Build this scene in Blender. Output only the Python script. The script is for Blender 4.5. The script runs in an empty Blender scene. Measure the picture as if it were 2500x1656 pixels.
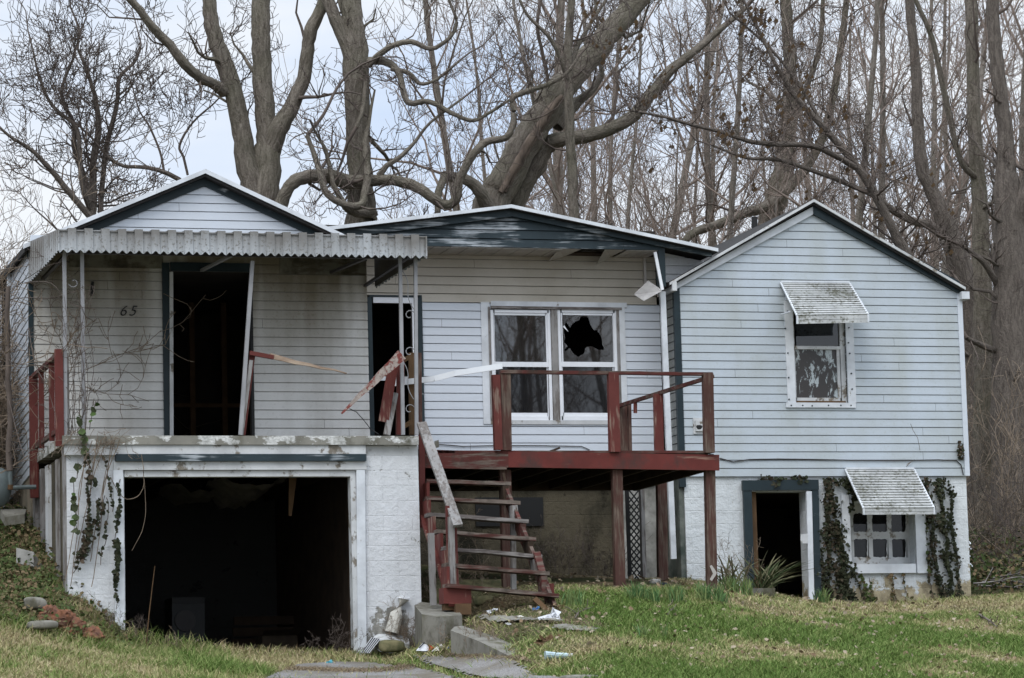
import bpy, math, random
import numpy as np
from mathutils import Vector, Matrix
# ---------------------------------------------------------------- camera, sky, light
S = bpy.context.scene
FPX = 8000.0                                   # focal length in photo pixels (2500 wide)
TH, PI_, RO = math.radians(16.04), math.radians(7.28), math.radians(1.52)
CAM = Vector((-12.1, -42.1, -1.43))
F_ = Vector((math.sin(TH)*math.cos(PI_), math.cos(TH)*math.cos(PI_), math.sin(PI_)))
R0 = Vector((math.cos(TH), -math.sin(TH), 0)); U0 = R0.cross(F_)
R_ = R0*math.cos(RO) - U0*math.sin(RO); U_ = U0*math.cos(RO) + R0*math.sin(RO)
cd = bpy.data.cameras.new('camera'); cam = bpy.data.objects.new('camera', cd); S.collection.objects.link(cam)
cd.sensor_width = 36; cd.lens = 36*FPX/2500; cd.clip_start = .5; cd.clip_end = 2000
m4 = Matrix((( R_.x, U_.x, -F_.x, CAM.x), (R_.y, U_.y, -F_.y, CAM.y), (R_.z, U_.z, -F_.z, CAM.z), (0,0,0,1)))
cam.matrix_world = m4; S.camera = cam
w = bpy.data.worlds.new("World"); S.world = w; w.use_nodes = True
nt = w.node_tree; nt.nodes.clear()
def wn(t, **k):
    n = nt.nodes.new(t)
    for a, b in k.items(): setattr(n, a, b)
    return n
SUN_EL, SUN_AZ = math.radians(48), math.radians(215)     # azimuth clockwise from +Y
sky = wn('ShaderNodeTexSky', sky_type='NISHITA', sun_disc=False, sun_elevation=SUN_EL, sun_rotation=SUN_AZ)
tc = wn('ShaderNodeTexCoord'); sep = wn('ShaderNodeSeparateXYZ'); nt.links.new(tc.outputs['Generated'], sep.inputs[0])
mp = wn('ShaderNodeMapping'); mp.inputs['Scale'].default_value = (1.6, 1.6, 5.5); mp.inputs['Location'].default_value = (.3, .1, .4)
nt.links.new(tc.outputs['Generated'], mp.inputs[0])
nz = wn('ShaderNodeTexNoise'); nz.inputs['Scale'].default_value = 2.6; nz.inputs['Detail'].default_value = 5; nz.inputs['Roughness'].default_value = .5
nt.links.new(mp.outputs[0], nz.inputs['Vector'])
rp = wn('ShaderNodeValToRGB'); e = rp.color_ramp.elements
e[0].position = .38; e[0].color = (4.9, 5.8, 7.3, 1); e[1].position = .58; e[1].color = (7.0, 7.25, 7.6, 1)
nt.links.new(nz.outputs['Fac'], rp.inputs[0])
zr = wn('ShaderNodeMapRange'); zr.inputs[1].default_value = .28; zr.inputs[2].default_value = .95; zr.inputs[3].default_value = 1; zr.inputs[4].default_value = 3.0
nt.links.new(sep.outputs['Z'], zr.inputs[0])
vm = wn('ShaderNodeVectorMath', operation='SCALE'); nt.links.new(rp.outputs[0], vm.inputs[0]); nt.links.new(zr.outputs[0], vm.inputs['Scale'])
mx = wn('ShaderNodeMix', data_type='RGBA'); mx.inputs[0].default_value = .93
nt.links.new(sky.outputs[0], mx.inputs[6]); nt.links.new(vm.outputs[0], mx.inputs[7])
bg = wn('ShaderNodeBackground'); bg.inputs[1].default_value = .10
nt.links.new(mx.outputs[2], bg.inputs[0]); ow = wn('ShaderNodeOutputWorld'); nt.links.new(bg.outputs[0], ow.inputs[0])
sd = bpy.data.lights.new('sun', 'SUN'); sd.energy = .9; sd.angle = math.radians(25); sd.color = (1, .97, .93)
so = bpy.data.objects.new('sun', sd); S.collection.objects.link(so)
sdir = Vector((math.sin(SUN_AZ)*math.cos(SUN_EL), math.cos(SUN_AZ)*math.cos(SUN_EL), math.sin(SUN_EL)))
so.rotation_euler = sdir.to_track_quat('Z', 'Y').to_euler()
S.view_settings.view_transform = 'Standard'; S.view_settings.look = 'None'; S.view_settings.exposure = .45; S.view_settings.gamma = 1
S.cycles.max_bounces = 6; S.cycles.transparent_max_bounces = 8
# ---------------------------------------------------------------- helpers
def ray(px, py): return F_ + R_*((px-1250)/FPX) - U_*((py-828)/FPX)
def P(px, py, Y):
    d = ray(px, py); return CAM + d*((Y-CAM.y)/d.y)
def PX(px, py, X):
    d = ray(px, py); return CAM + d*((X-CAM.x)/d.x)
def proj(v):
    d = Vector(v)-CAM; z = d.dot(F_); return 1250+FPX*d.dot(R_)/z, 828-FPX*d.dot(U_)/z
def mpp(Y, px=1250): return (P(px, 800, Y)-P(px, 801, Y)).length      # metres per photo pixel
def link(o, parent=None):
    S.collection.objects.link(o)
    if parent is not None: o.parent = parent; o.matrix_parent_inverse = parent.matrix_basis.inverted() if parent.type == 'EMPTY' else Matrix()
    return o
def tag(o, label, cat=None, group=None, kind=None):
    if label: o['label'] = label
    if cat: o['category'] = cat
    if group: o['group'] = group
    if kind: o['kind'] = kind
    return o
def thing(name, label, cat, loc=(0, 0, 0), group=None):
    o = bpy.data.objects.new(name, None); o.location = loc; o.empty_display_size = .2; link(o)
    return tag(o, label, cat, group)
class MB:
    def __init__(s): s.v = []; s.f = []
    def add(s, vs, fs):
        b = len(s.v); s.v += [tuple(x) for x in vs]; s.f += [tuple(b+i for i in f) for f in fs]; return s
    def box(s, a, b):
        (x0, y0, z0), (x1, y1, z1) = a, b
        if x0 > x1: x0, x1 = x1, x0
        if y0 > y1: y0, y1 = y1, y0
        if z0 > z1: z0, z1 = z1, z0
        return s.add([(x0,y0,z0),(x1,y0,z0),(x1,y1,z0),(x0,y1,z0),(x0,y0,z1),(x1,y0,z1),(x1,y1,z1),(x0,y1,z1)],
            [(0,3,2,1),(4,5,6,7),(0,1,5,4),(1,2,6,5),(2,3,7,6),(3,0,4,7)])
    def beam(s, a, b, w_, t, n=(0, 1, 0), w2=None, seg=1, wob=0, rng=None):
        a = Vector(a); b = Vector(b); d = (b-a); n = Vector(n)
        sd_ = d.cross(n).normalized(); n2 = sd_.cross(d).normalized(); w2 = w_ if w2 is None else w2
        base = len(s.v)
        for k in range(seg+1):
            u = k/seg; c = a+d*u; ww = w_+(w2-w_)*u
            if wob and 0 < k < seg: c = c+sd_*rng.uniform(-wob, wob)+n2*rng.uniform(-wob, wob); ww *= rng.uniform(.93, 1.05)
            for i, j in ((-1,-1),(1,-1),(1,1),(-1,1)): s.v.append(tuple(c+sd_*(i*ww/2)+n2*(j*t/2)))
        for k in range(seg):
            o = base+4*k
            for i in range(4): s.f.append((o+i, o+(i+1) % 4, o+4+(i+1) % 4, o+4+i))
        o = base+4*seg; s.f.append((base+3, base+2, base+1, base)); s.f.append((o, o+1, o+2, o+3)); return s
    def prism(s, poly, y0, y1):        # poly of (x,z), extruded along Y
        n = len(poly); vs = [(x, y0, z) for x, z in poly]+[(x, y1, z) for x, z in poly]
        fs = [tuple(range(n)), tuple(range(2*n-1, n-1, -1))]+[(i, n+i, n+(i+1) % n, (i+1) % n) for i in range(n)]
        return s.add(vs, fs)
    def ribbon(s, line, t, y0, y1):    # chevron strip: upper line, vertical thickness t
        for (a, b) in zip(line[:-1], line[1:]):
            s.prism([(a[0], a[1]-t), (b[0], b[1]-t), (b[0], b[1]), (a[0], a[1])], y0, y1)
        return s
    def tube(s, pts, r, k=6, r2=None):
        pts = [Vector(p) for p in pts]; base = len(s.v); n = len(pts)
        for i, p in enumerate(pts):
            d = (pts[min(i+1, n-1)]-pts[max(i-1, 0)]).normalized()
            q = Vector((0, 0, 1)) if abs(d.z) < .9 else Vector((1, 0, 0))
            a = d.cross(q).normalized(); b = d.cross(a)
            rr = r if r2 is None else r+(r2-r)*i/(n-1)
            for j in range(k):
                an = 2*math.pi*j/k; s.v.append(tuple(p+a*(rr*math.cos(an))+b*(rr*math.sin(an))))
        for i in range(n-1):
            for j in range(k):
                o = base+i*k; s.f.append((o+j, o+(j+1) % k, o+k+(j+1) % k, o+k+j))
        s.f.append(tuple(base+j for j in range(k-1, -1, -1))); s.f.append(tuple(base+(n-1)*k+j for j in range(k)))
        return s
    def build(s, name, m, parent=None, smooth=False, label=None, fix=True):
        me = bpy.data.meshes.new(name); me.from_pydata(s.v, [], s.f)
        if fix:
            import bmesh
            bm_ = bmesh.new(); bm_.from_mesh(me); bmesh.ops.recalc_face_normals(bm_, faces=bm_.faces); bm_.to_mesh(me); bm_.free()
        if smooth: me.polygons.foreach_set('use_smooth', [True]*len(me.polygons))
        me.materials.append(m); o = bpy.data.objects.new(name, me); link(o, parent)
        if label: o['label'] = label
        return o
def npmesh(name, V, Fc, m, parent=None, smooth=False, col=None):
    """V (n,3) array, Fc (k,4) or (k,3) index array"""
    me = bpy.data.meshes.new(name); n = Fc.shape[1]
    me.vertices.add(len(V)); me.vertices.foreach_set('co', np.asarray(V, np.float32).ravel())
    me.loops.add(Fc.size); me.loops.foreach_set('vertex_index', Fc.astype(np.int32).ravel())
    me.polygons.add(len(Fc)); me.polygons.foreach_set('loop_start', np.arange(0, Fc.size, n, dtype=np.int32))
    try: me.polygons.foreach_set('loop_total', np.full(len(Fc), n, np.int32))
    except Exception: pass
    if smooth: me.polygons.foreach_set('use_smooth', np.ones(len(Fc), bool))
    me.update(calc_edges=True)
    if col is not None:
        a = me.attributes.new('rnd', 'FLOAT', 'POINT'); a.data.foreach_set('value', np.asarray(col, np.float32))
    me.materials.append(m); o = bpy.data.objects.new(name, me); link(o, parent); return o
# ---------------------------------------------------------------- materials
class NT:
    def __init__(s, name, rough=.8, spec=.3):
        s.m = bpy.data.materials.new(name); s.m.use_nodes = True; s.t = s.m.node_tree
        s.b = s.t.nodes['Principled BSDF']; s.b.inputs['Roughness'].default_value = rough
        s.b.inputs['Specular IOR Level'].default_value = spec
        s.g = s.n('ShaderNodeNewGeometry').outputs['Position']
    def n(s, t, **k):
        o = s.t.nodes.new(t)
        for a, b in k.items(): setattr(o, a, b)
        return o
    def l(s, a, b): s.t.links.new(a, b)
    def noise(s, scale=5, stretch=(1, 1, 1), detail=4, rough=.6, vec=None, dist=0):
        mp_ = s.n('ShaderNodeMapping'); mp_.inputs['Scale'].default_value = stretch; s.l(vec or s.g, mp_.inputs[0])
        o = s.n('ShaderNodeTexNoise'); o.inputs['Scale'].default_value = scale; o.inputs['Detail'].default_value = detail; o.inputs['Roughness'].default_value = rough
        o.inputs['Distortion'].default_value = dist
        s.l(mp_.outputs[0], o.inputs['Vector']); return o.outputs['Fac']
    def ramp(s, fac, p0, p1, c0=(0, 0, 0), c1=(1, 1, 1), interp='LINEAR'):
        r = s.n('ShaderNodeValToRGB'); r.color_ramp.interpolation = interp; a = r.color_ramp.elements
        a[0].position = p0; a[1].position = p1; a[0].color = (*c0, 1); a[1].color = (*c1, 1); s.l(fac, r.inputs[0]); return r.outputs[0]
    def mix(s, fac, a, b, mode='MIX'):
        x = s.n('ShaderNodeMix', data_type='RGBA', blend_type=mode)
        for v, i in ((fac, 0), (a, 6), (b, 7)):
            if isinstance(v, (int, float)): x.inputs[i].default_value = v
            elif isinstance(v, tuple): x.inputs[i].default_value = (*v, 1)
            else: s.l(v, x.inputs[i])
        return x.outputs[2]
    def math(s, op, a, b=0.0):
        x = s.n('ShaderNodeMath', operation=op)
        for v, i in ((a, 0), (b, 1)):
            if isinstance(v, (int, float)): x.inputs[i].default_value = v
            else: s.l(v, x.inputs[i])
        return x.outputs[0]
    def bump(s, h, st=.3, d=.02):
        b = s.n('ShaderNodeBump'); b.inputs['Strength'].default_value = st; b.inputs['Distance'].default_value = d
        s.l(h, b.inputs['Height']); s.l(b.outputs[0], s.b.inputs['Normal'])
    def out(s, c): s.l(c, s.b.inputs['Base Color']); return s.m
def m_plain(name, c, rough=.8, var=.25, scale=6, stretch=(1, 1, 1), bump=.2, bscale=60, spec=.3, c2=None):
    t = NT(name, rough, spec); f = t.noise(scale, stretch)
    c2 = c2 or tuple(x*(1-var) for x in c)
    o = t.out(t.mix(t.ramp(f, .35, .65), c2, c)); 
    if bump: t.bump(t.noise(bscale, stretch), bump, .004)
    return o
def m_siding(name, c, dirt=(.23, .2, .13), amt=.3, streak=.3, spot=.2, rough=.45, mold=None):
    t = NT(name, rough, .4)
    st = t.ramp(t.noise(2.2, (1, 1, .12), 3), .45, .75)
    bl = t.ramp(t.noise(1.1, (1, 1, 1), 4), .38, .72)
    sp = t.ramp(t.noise(26, (1, 1, 1), 4, .7), .55, .66)
    hz = t.ramp(t.noise(1.3, (.25, 1, 9), 3), .35, .7)
    k = t.math('ADD', t.math('MULTIPLY', st, streak), t.math('MULTIPLY', bl, amt))
    k = t.math('ADD', k, t.math('MULTIPLY', sp, spot))
    if mold:      # mildew tongues from the top; on the porch wall also painted awning shade
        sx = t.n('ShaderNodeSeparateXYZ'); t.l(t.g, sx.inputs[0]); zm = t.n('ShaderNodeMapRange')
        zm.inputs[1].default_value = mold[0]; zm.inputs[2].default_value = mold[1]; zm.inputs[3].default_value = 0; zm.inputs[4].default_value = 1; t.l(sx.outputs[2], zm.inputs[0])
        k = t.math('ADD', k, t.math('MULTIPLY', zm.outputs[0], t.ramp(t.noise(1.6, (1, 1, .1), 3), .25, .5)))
    k = t.math('MINIMUM', k, .92)
    col = t.mix(t.math('MULTIPLY', hz, .22), c, tuple(x*.8 for x in c))
    at = t.n('ShaderNodeAttribute', attribute_name='crs').outputs['Fac']; col = t.mix(t.math('MULTIPLY', at, .08), col, tuple(x*.62 for x in c))
    col = t.mix(k, col, dirt)
    t.bump(t.noise(5, (1, 1, 2.5), 2), .12, .02)
    return t.out(col)
def m_peel(name, paint, wood, amt=.5, axis=(1, 1, 1), sc=14, rough=.7, soft=.06, grime=None, wood2=None):
    """paint flaking off wood; axis small along the grain"""
    t = NT(name, rough, .25)
    a = t.noise(sc, axis, 6, .65); b = t.noise(1.7, (1, 1, 1), 3)
    f = t.math('ADD', t.math('MULTIPLY', a, .75), t.math('MULTIPLY', b, .45))
    k = t.ramp(f, 1.2*(1-amt)*.5+.3, 1.2*(1-amt)*.5+.3+soft)
    gr = t.noise(40, axis, 4)
    wd = t.mix(t.ramp(gr, .35, .65), wood2 or tuple(x*.55 for x in wood), wood)
    pc = t.mix(t.ramp(t.noise(3, (1, 1, 1)), .35, .7), tuple(x*.72 for x in paint), paint)
    col = t.mix(k, pc, wd)
    if grime: col = t.mix(t.ramp(t.noise(4.5, (1, 1, .6), 5), .5, .72), col, grime)
    t.bump(t.mix(.5, t.mix(k, (1,1,1), (0,0,0)), gr), .35, .004)
    return t.out(col)
def m_block(name, paint, amt=.35, bare=(.3, .29, .26), stain=None, bw=.405, bh=.2, lowz=None):
    t = NT(name, .85, .2); sx = t.n('ShaderNodeSeparateXYZ'); t.l(t.g, sx.inputs[0])
    cb = t.n('ShaderNodeCombineXYZ'); t.l(t.math('ADD', sx.outputs[0], sx.outputs[1]), cb.inputs[0]); t.l(sx.outputs[2], cb.inputs[1])
    br = t.n('ShaderNodeTexBrick'); br.inputs['Scale'].default_value = 1; br.inputs['Brick Width'].default_value = bw; br.inputs['Row Height'].default_value = bh
    br.inputs['Mortar Size'].default_value = .007; br.inputs['Mortar Smooth'].default_value = .6
    wv = t.n('ShaderNodeVectorMath', operation='ADD'); nn = t.n('ShaderNodeTexNoise'); nn.inputs['Scale'].default_value = 3; t.l(t.g, nn.inputs['Vector'])
    sc = t.n('ShaderNodeVectorMath', operation='SCALE'); sc.inputs['Scale'].default_value = .02; t.l(nn.outputs['Color'], sc.inputs[0])
    t.l(cb.outputs[0], wv.inputs[0]); t.l(sc.outputs[0], wv.inputs[1]); t.l(wv.outputs[0], br.inputs['Vector'])
    f = t.noise(3.2, (1, 1, 1), 6, .7)
    if lowz is not None:      # splash zone: paint is worn off near the ground
        zz = t.n('ShaderNodeMapRange'); zz.inputs[1].default_value = lowz; zz.inputs[2].default_value = lowz+.55; zz.inputs[3].default_value = .34; zz.inputs[4].default_value = 0
        t.l(sx.outputs[2], zz.inputs[0]); f = t.math('ADD', f, zz.outputs[0])
    k = t.ramp(f, .68-.2*amt, .72-.2*amt)
    pc = t.mix(t.ramp(t.noise(2, (1, 1, .4)), .35, .7), tuple(x*.86 for x in paint), paint)
    pc = t.mix(t.math('MULTIPLY', br.outputs['Fac'], .10), pc, tuple(x*.6 for x in paint))
    bc = t.mix(t.ramp(t.noise(7), .4, .6), bare, tuple(x*.6 for x in bare))
    col = t.mix(k, pc, bc)
    if stain: col = t.mix(t.ramp(t.noise(1.6, (1, 1, .5), 5), .48, .68), col, stain)
    h = t.math('SUBTRACT', t.math('MULTIPLY', t.noise(9, (1, 1, 1), 6, .7), 2.2), t.math('MULTIPLY', br.outputs['Fac'], .3))
    h = t.math('SUBTRACT', h, t.math('MULTIPLY', k, .35))
    t.bump(h, .7, .018); return t.out(col)
def m_bark(name, c=(.13, .105, .08), c2=(.05, .04, .032), moss=None):
    t = NT(name, .95, .1)
    vo = t.n('ShaderNodeAttribute', attribute_name='barkco').outputs['Vector']
    f = t.math('ADD', t.math('MULTIPLY', t.noise(19, (1, 1, .22), 4, .7, vo, .6), .65), t.math('MULTIPLY', t.noise(45, (1, 1, .6), 3, .7, vo), .35)); g = t.noise(1.2, (1, 1, 1), 3, .5, vo)
    col = t.mix(t.ramp(f, .4, .58), c2, c)
    col = t.mix(t.math('MULTIPLY', t.ramp(g, .4, .7), .5), col, moss or tuple(x*.7 for x in c))
    t.bump(f, 1, .09); return t.out(col)
M = {}
M['siding_clean'] = m_siding('siding_clean', (.60, .645, .70), amt=.08, streak=.06, spot=.05)
M['siding_right'] = m_siding('siding_right', (.475, .53, .58), dirt=(.3, .31, .25), amt=.32, streak=.22, spot=.18)
M['siding_stain'] = m_siding('siding_stain', (.74, .735, .71), dirt=(.16, .13, .075), amt=.25, streak=.25, spot=.12, mold=(3.8, 5.9))  # brown film is mildew with the awning's shade put into the colour
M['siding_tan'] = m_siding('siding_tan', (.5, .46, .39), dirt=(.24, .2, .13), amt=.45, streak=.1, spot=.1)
M['siding_white'] = m_siding('siding_white', (.74, .76, .78), amt=.15, streak=.2)
M['siding_dirty'] = m_siding('siding_dirty', (.4, .41, .4), dirt=(.14, .14, .11), amt=.6, streak=.5, spot=.5)
M['green'] = m_peel('green_paint', (.022, .036, .042), (.42, .45, .47), .3, (.25, 1, 1.6), 9, .5)
M['green_worn'] = m_peel('green_paint_worn', (.026, .042, .05), (.5, .54, .57), .44, (.16, 1, 2.8), 8, .5, .12)
M['green_clean'] = m_peel('green_paint_clean', (.020, .034, .040), (.3, .32, .33), .02, (1, 1, .3), 9, .4)
M['white'] = m_peel('white_paint', (.72, .75, .78), (.3, .27, .23), .27, (1, 1, .5), 12, .5)
M['white_worn'] = m_peel('white_paint_worn', (.62, .63, .63), (.24, .21, .17), .42, (.5, 1, .5), 14, .6)
M['white_vinyl'] = m_plain('white_vinyl', (.78, .8, .83), .35, .08, 3, bump=0)
M['grey_wood'] = m_peel('grey_wood', (.3, .29, .28), (.2, .18, .165), .55, (1, 1, .12), 22, .9)
M['grey_wood_h'] = m_peel('grey_wood_flat', (.27, .25, .235), (.15, .13, .12), .55, (.12, .3, 1), 22, .9)
M['red'] = m_peel('red_paint', (.125, .03, .024), (.26, .17, .13), .4, (1, 1, .07), 20, .65)
M['red_h'] = m_peel('red_paint_flat', (.14, .029, .023), (.28, .16, .12), .36, (.06, 1, 1), 22, .65, grime=(.05, .03, .025))
M['tread'] = m_peel('tread_wood', (.085, .03, .024), (.19, .155, .13), .6, (.08, .4, 1), 20, .9, .12, grime=(.045, .038, .03))
M['red_worn'] = m_peel('red_paint_worn', (.10, .028, .023), (.14, .105, .085), .55, (.1, .5, 1), 20, .85, .1, grime=(.035, .03, .022))
M['red_wood'] = m_peel('red_weathered_post', (.085, .04, .031), (.15, .11, .085), .56, (1, 1, .09), 20, .85, .12)
M['red_white'] = m_peel('red_flaked_plank', (.22, .06, .05), (.40, .34, .30), .56, (.5, 1, .5), 20, .8)
M['block_white'] = m_block('painted_block', (.70, .715, .73), .3, lowz=.12)
M['block_right'] = m_block('painted_block_rough', (.66, .69, .7), .12, bare=(.42, .36, .24), lowz=.75)
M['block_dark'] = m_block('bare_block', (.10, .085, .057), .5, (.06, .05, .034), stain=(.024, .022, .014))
M['block_side'] = m_block('bare_side_block', (.3, .26, .2), .5, (.18, .15, .11), stain=(.06, .06, .04))
M['concrete'] = m_peel('old_concrete_edge', (.22, .21, .18), (.13, .12, .095), .5, (1, 1, .5), 7, .95, .15, grime=(.07, .065, .035))
M['slab_edge'] = m_peel('slab_edge', (.25, .24, .205), (.68, .68, .65), .5, (.6, 1, 1), 7, .9, .02, grime=(.1, .095, .07))
M['iron'] = m_peel('iron_post_paint', (.34, .34, .35), (.2, .1, .06), .08, (1, 1, .3), 8, .5)
M['dark_iron'] = m_plain('dark_iron', (.05, .045, .045), .5, .2)
M['awning'] = m_siding('awning_metal', (.46, .485, .505), dirt=(.15, .14, .125), amt=.45, streak=.3, spot=.75, rough=.4, mold=(5.2, 5.6))
M['frieze'] = m_peel('rotten_frieze', (.2, .19, .15), (.1, .085, .06), .5, (.3, 1, 1), 10, .9, .1, grime=(.04, .035, .02))
M['pan'] = m_plain('awning_underside', (.10, .09, .075), .7, .5, 2, bump=0)
M['awning_moss'] = m_peel('awning_mossy', (.5, .51, .5), (.19, .19, .15), .5, (1, 1, 1), 22, .7, .12)
M['shingle'] = m_plain('shingle', (.035, .033, .032), .95, .4, 20, bump=.6, bscale=30)
M['soffit'] = m_plain('soffit_vinyl', (.5, .47, .43), .5, .25, 2)
M['dark_wood'] = m_plain('dark_framing', (.05, .032, .02), .9, .4, 4)
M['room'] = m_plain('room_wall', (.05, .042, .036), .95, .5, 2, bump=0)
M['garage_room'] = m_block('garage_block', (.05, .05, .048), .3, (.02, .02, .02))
M['black'] = m_plain('black_paint', (.012, .012, .012), .5, .1, bump=0)
M['insul'] = m_plain('foil_sheet', (.09, .08, .065), .5, .5, 6, bump=.8, bscale=12)
M['stud'] = m_plain('stud_wood', (.12, .07, .035), .9, .3, 5)
M['bark'] = m_bark('bark_ridged', (.235, .205, .17), (.105, .088, .072), (.125, .125, .08))
M['bark_dark'] = m_bark('bark_dark', (.19, .162, .138), (.09, .076, .065))
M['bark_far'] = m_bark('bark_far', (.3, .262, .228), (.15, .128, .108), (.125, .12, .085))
M['twig'] = m_plain('twig', (.12, .095, .08), .9, .35, 3, bump=0)
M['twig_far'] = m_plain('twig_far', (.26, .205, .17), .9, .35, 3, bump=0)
M['twig_tan'] = m_plain('twig_tan', (.26, .2, .145), .9, .4, 5, bump=0)
M['bud'] = m_plain('bud', (.24, .155, .085), .9, .3, 5, bump=0)
M['loose'] = m_plain('loose_panel', (.4, .385, .37), .6, .35, 6)
M['paper'] = m_plain('paper', (.55, .56, .58), .7, .15, 20)
M['scarlet'] = m_plain('scarlet_print', (.6, .05, .03), .6, .2, 20)
M['ink'] = m_plain('ink', (.02, .02, .025), .6, .2, 20)
M['blue_plastic'] = m_plain('blue_plastic', (.03, .16, .4), .4, .2, 20)
M['teal_plastic'] = m_plain('teal_plastic', (.05, .3, .36), .4, .2, 20)
M['pvc'] = m_plain('pvc', (.62, .6, .54), .5, .25, 5)
M['moss_stone'] = m_plain('mossy_stone', (.19, .17, .09), .95, .4, 9, bump=.6, bscale=30, c2=(.08, .085, .04))
M['stone'] = m_plain('pale_stone', (.4, .39, .36), .9, .35, 8, bump=.5, bscale=30)
M['rot'] = m_plain('rotten_wood', (.2, .085, .045), .95, .5, 9, (1, 1, 1), bump=1, bscale=25, c2=(.09, .045, .03))
M['gas_grey'] = m_plain('tank_paint', (.14, .17, .17), .5, .3, 5)
def m_glass(name, refl=.2, tint=(.03, .035, .04), dens=.5):
    m = bpy.data.materials.new(name); m.use_nodes = True; t = m.node_tree; t.nodes.clear()
    o = t.nodes.new('ShaderNodeOutputMaterial'); g = t.nodes.new('ShaderNodeBsdfGlossy'); g.inputs['Roughness'].default_value = .015
    d = t.nodes.new('ShaderNodeBsdfDiffuse'); d.inputs[0].default_value = (*tint, 1)
    tr = t.nodes.new('ShaderNodeBsdfTransparent'); a = t.nodes.new('ShaderNodeMixShader'); b = t.nodes.new('ShaderNodeMixShader')
    a.inputs[0].default_value = dens; t.links.new(tr.outputs[0], a.inputs[1]); t.links.new(d.outputs[0], a.inputs[2])
    b.inputs[0].default_value = refl; t.links.new(a.outputs[0], b.inputs[1]); t.links.new(g.outputs[0], b.inputs[2])
    t.links.new(b.outputs[0], o.inputs[0]); return m
M['glass'] = m_glass('window_glass', .15, (.008, .009, .01)); M['screen'] = m_glass('screened_glass', .085, (.01, .011, .013), .8)
def m_dirtyglass():
    t = NT('scraped_window', .3, .5); f = t.noise(6, (1, 1, .5), 6, .7, dist=.8)
    g = t.noise(50, (1, 1, .25), 3)
    k = t.math('MULTIPLY', t.ramp(f, .5, .54), t.ramp(g, .36, .42))
    return t.out(t.mix(k, (.035, .03, .027), (.42, .47, .48)))
M['scraped'] = m_dirtyglass(); M['dark_glass'] = m_glass('dark_window_glass', .035, (.01, .01, .01), .5)
def m_attr(name, ca, cb, cc, rough=.8, patch=.9, thr=(.42, .58), trans=0, pz=None):
    """blade colour: green/straw patches plus a random value per blade"""
    t = NT(name, rough, .15); at = t.n('ShaderNodeAttribute', attribute_name='rnd').outputs['Fac']
    f = t.noise(patch, (1, 1, 0), 4, .6)
    k = t.ramp(t.math('ADD', f, t.math('MULTIPLY', t.math('SUBTRACT', at, .5), .32)), *thr)
    g = t.mix(t.ramp(t.noise(7, (1, 1, 0)), .3, .7), ca, cb)
    return t.out(t.mix(k, g, cc))
def m_grass():
    t = NT('grass_blades', .8, .15); at = t.n('ShaderNodeAttribute', attribute_name='rnd').outputs['Fac']
    r_ = t.n('ShaderNodeValToRGB'); r_.color_ramp.elements[0].position = 0; r_.color_ramp.elements[0].color = (.085, .15, .03, 1); r_.color_ramp.elements[1].position = 1; r_.color_ramp.elements[1].color = (.24, .17, .09, 1)
    for p, c in ((.3, (.17, .235, .065)), (.5, (.28, .29, .12)), (.68, (.40, .335, .18)), (.88, (.46, .385, .25))):
        e_ = r_.color_ramp.elements.new(p); e_.color = (*c, 1)
    t.l(at, r_.inputs[0]); return t.out(r_.outputs[0])
M['grass'] = m_grass()
M['ivy'] = m_attr('ivy_leaves', (.022, .028, .016), (.04, .045, .024), (.075, .055, .038), patch=3, thr=(.5, .7))
M['ivy_bank'] = m_attr('bank_leaves', (.035, .055, .018), (.075, .10, .03), (.14, .10, .055), patch=2, thr=(.46, .62))
M['vine_leaf'] = m_attr('vine_leaf', (.045, .085, .022), (.07, .11, .03), (.05, .06, .03), patch=3)
M['daffodil'] = m_attr('daffodil_leaf', (.06, .135, .045), (.11, .2, .075), (.17, .22, .08), patch=3)
M['yucca'] = m_attr('yucca_leaf', (.045, .07, .03), (.08, .11, .045), (.15, .14, .08), patch=3)
M['straw'] = m_attr('dry_weeds', (.16, .12, .08), (.2, .15, .1), (.27, .21, .13), patch=3)
def m_ground():
    t = NT('soil', .95, .1); f = t.noise(.62, (1, 1, 0), 4); g = t.noise(9, (1, 1, 1), 6, .7)
    c = t.mix(t.ramp(f, .44, .58), (.06, .075, .022), (.17, .13, .075))
    c = t.mix(t.ramp(g, .4, .7), c, (.06, .045, .03)); t.bump(g, .8, .05); return t.out(c)
M['soil'] = m_ground()
def m_asphalt():
    t = NT('old_concrete', .95, .15); g = t.noise(55, (1, 1, 1), 3, .7); f = t.noise(1.6, (1, 1, 1), 6)
    c = t.mix(t.ramp(g, .4, .62), (.13, .125, .12), (.27, .26, .25)); c = t.mix(t.ramp(f, .42, .66), c, (.13, .115, .09)); t.bump(g, .5, .01); return t.out(c)
M['drive'] = m_asphalt()
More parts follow.
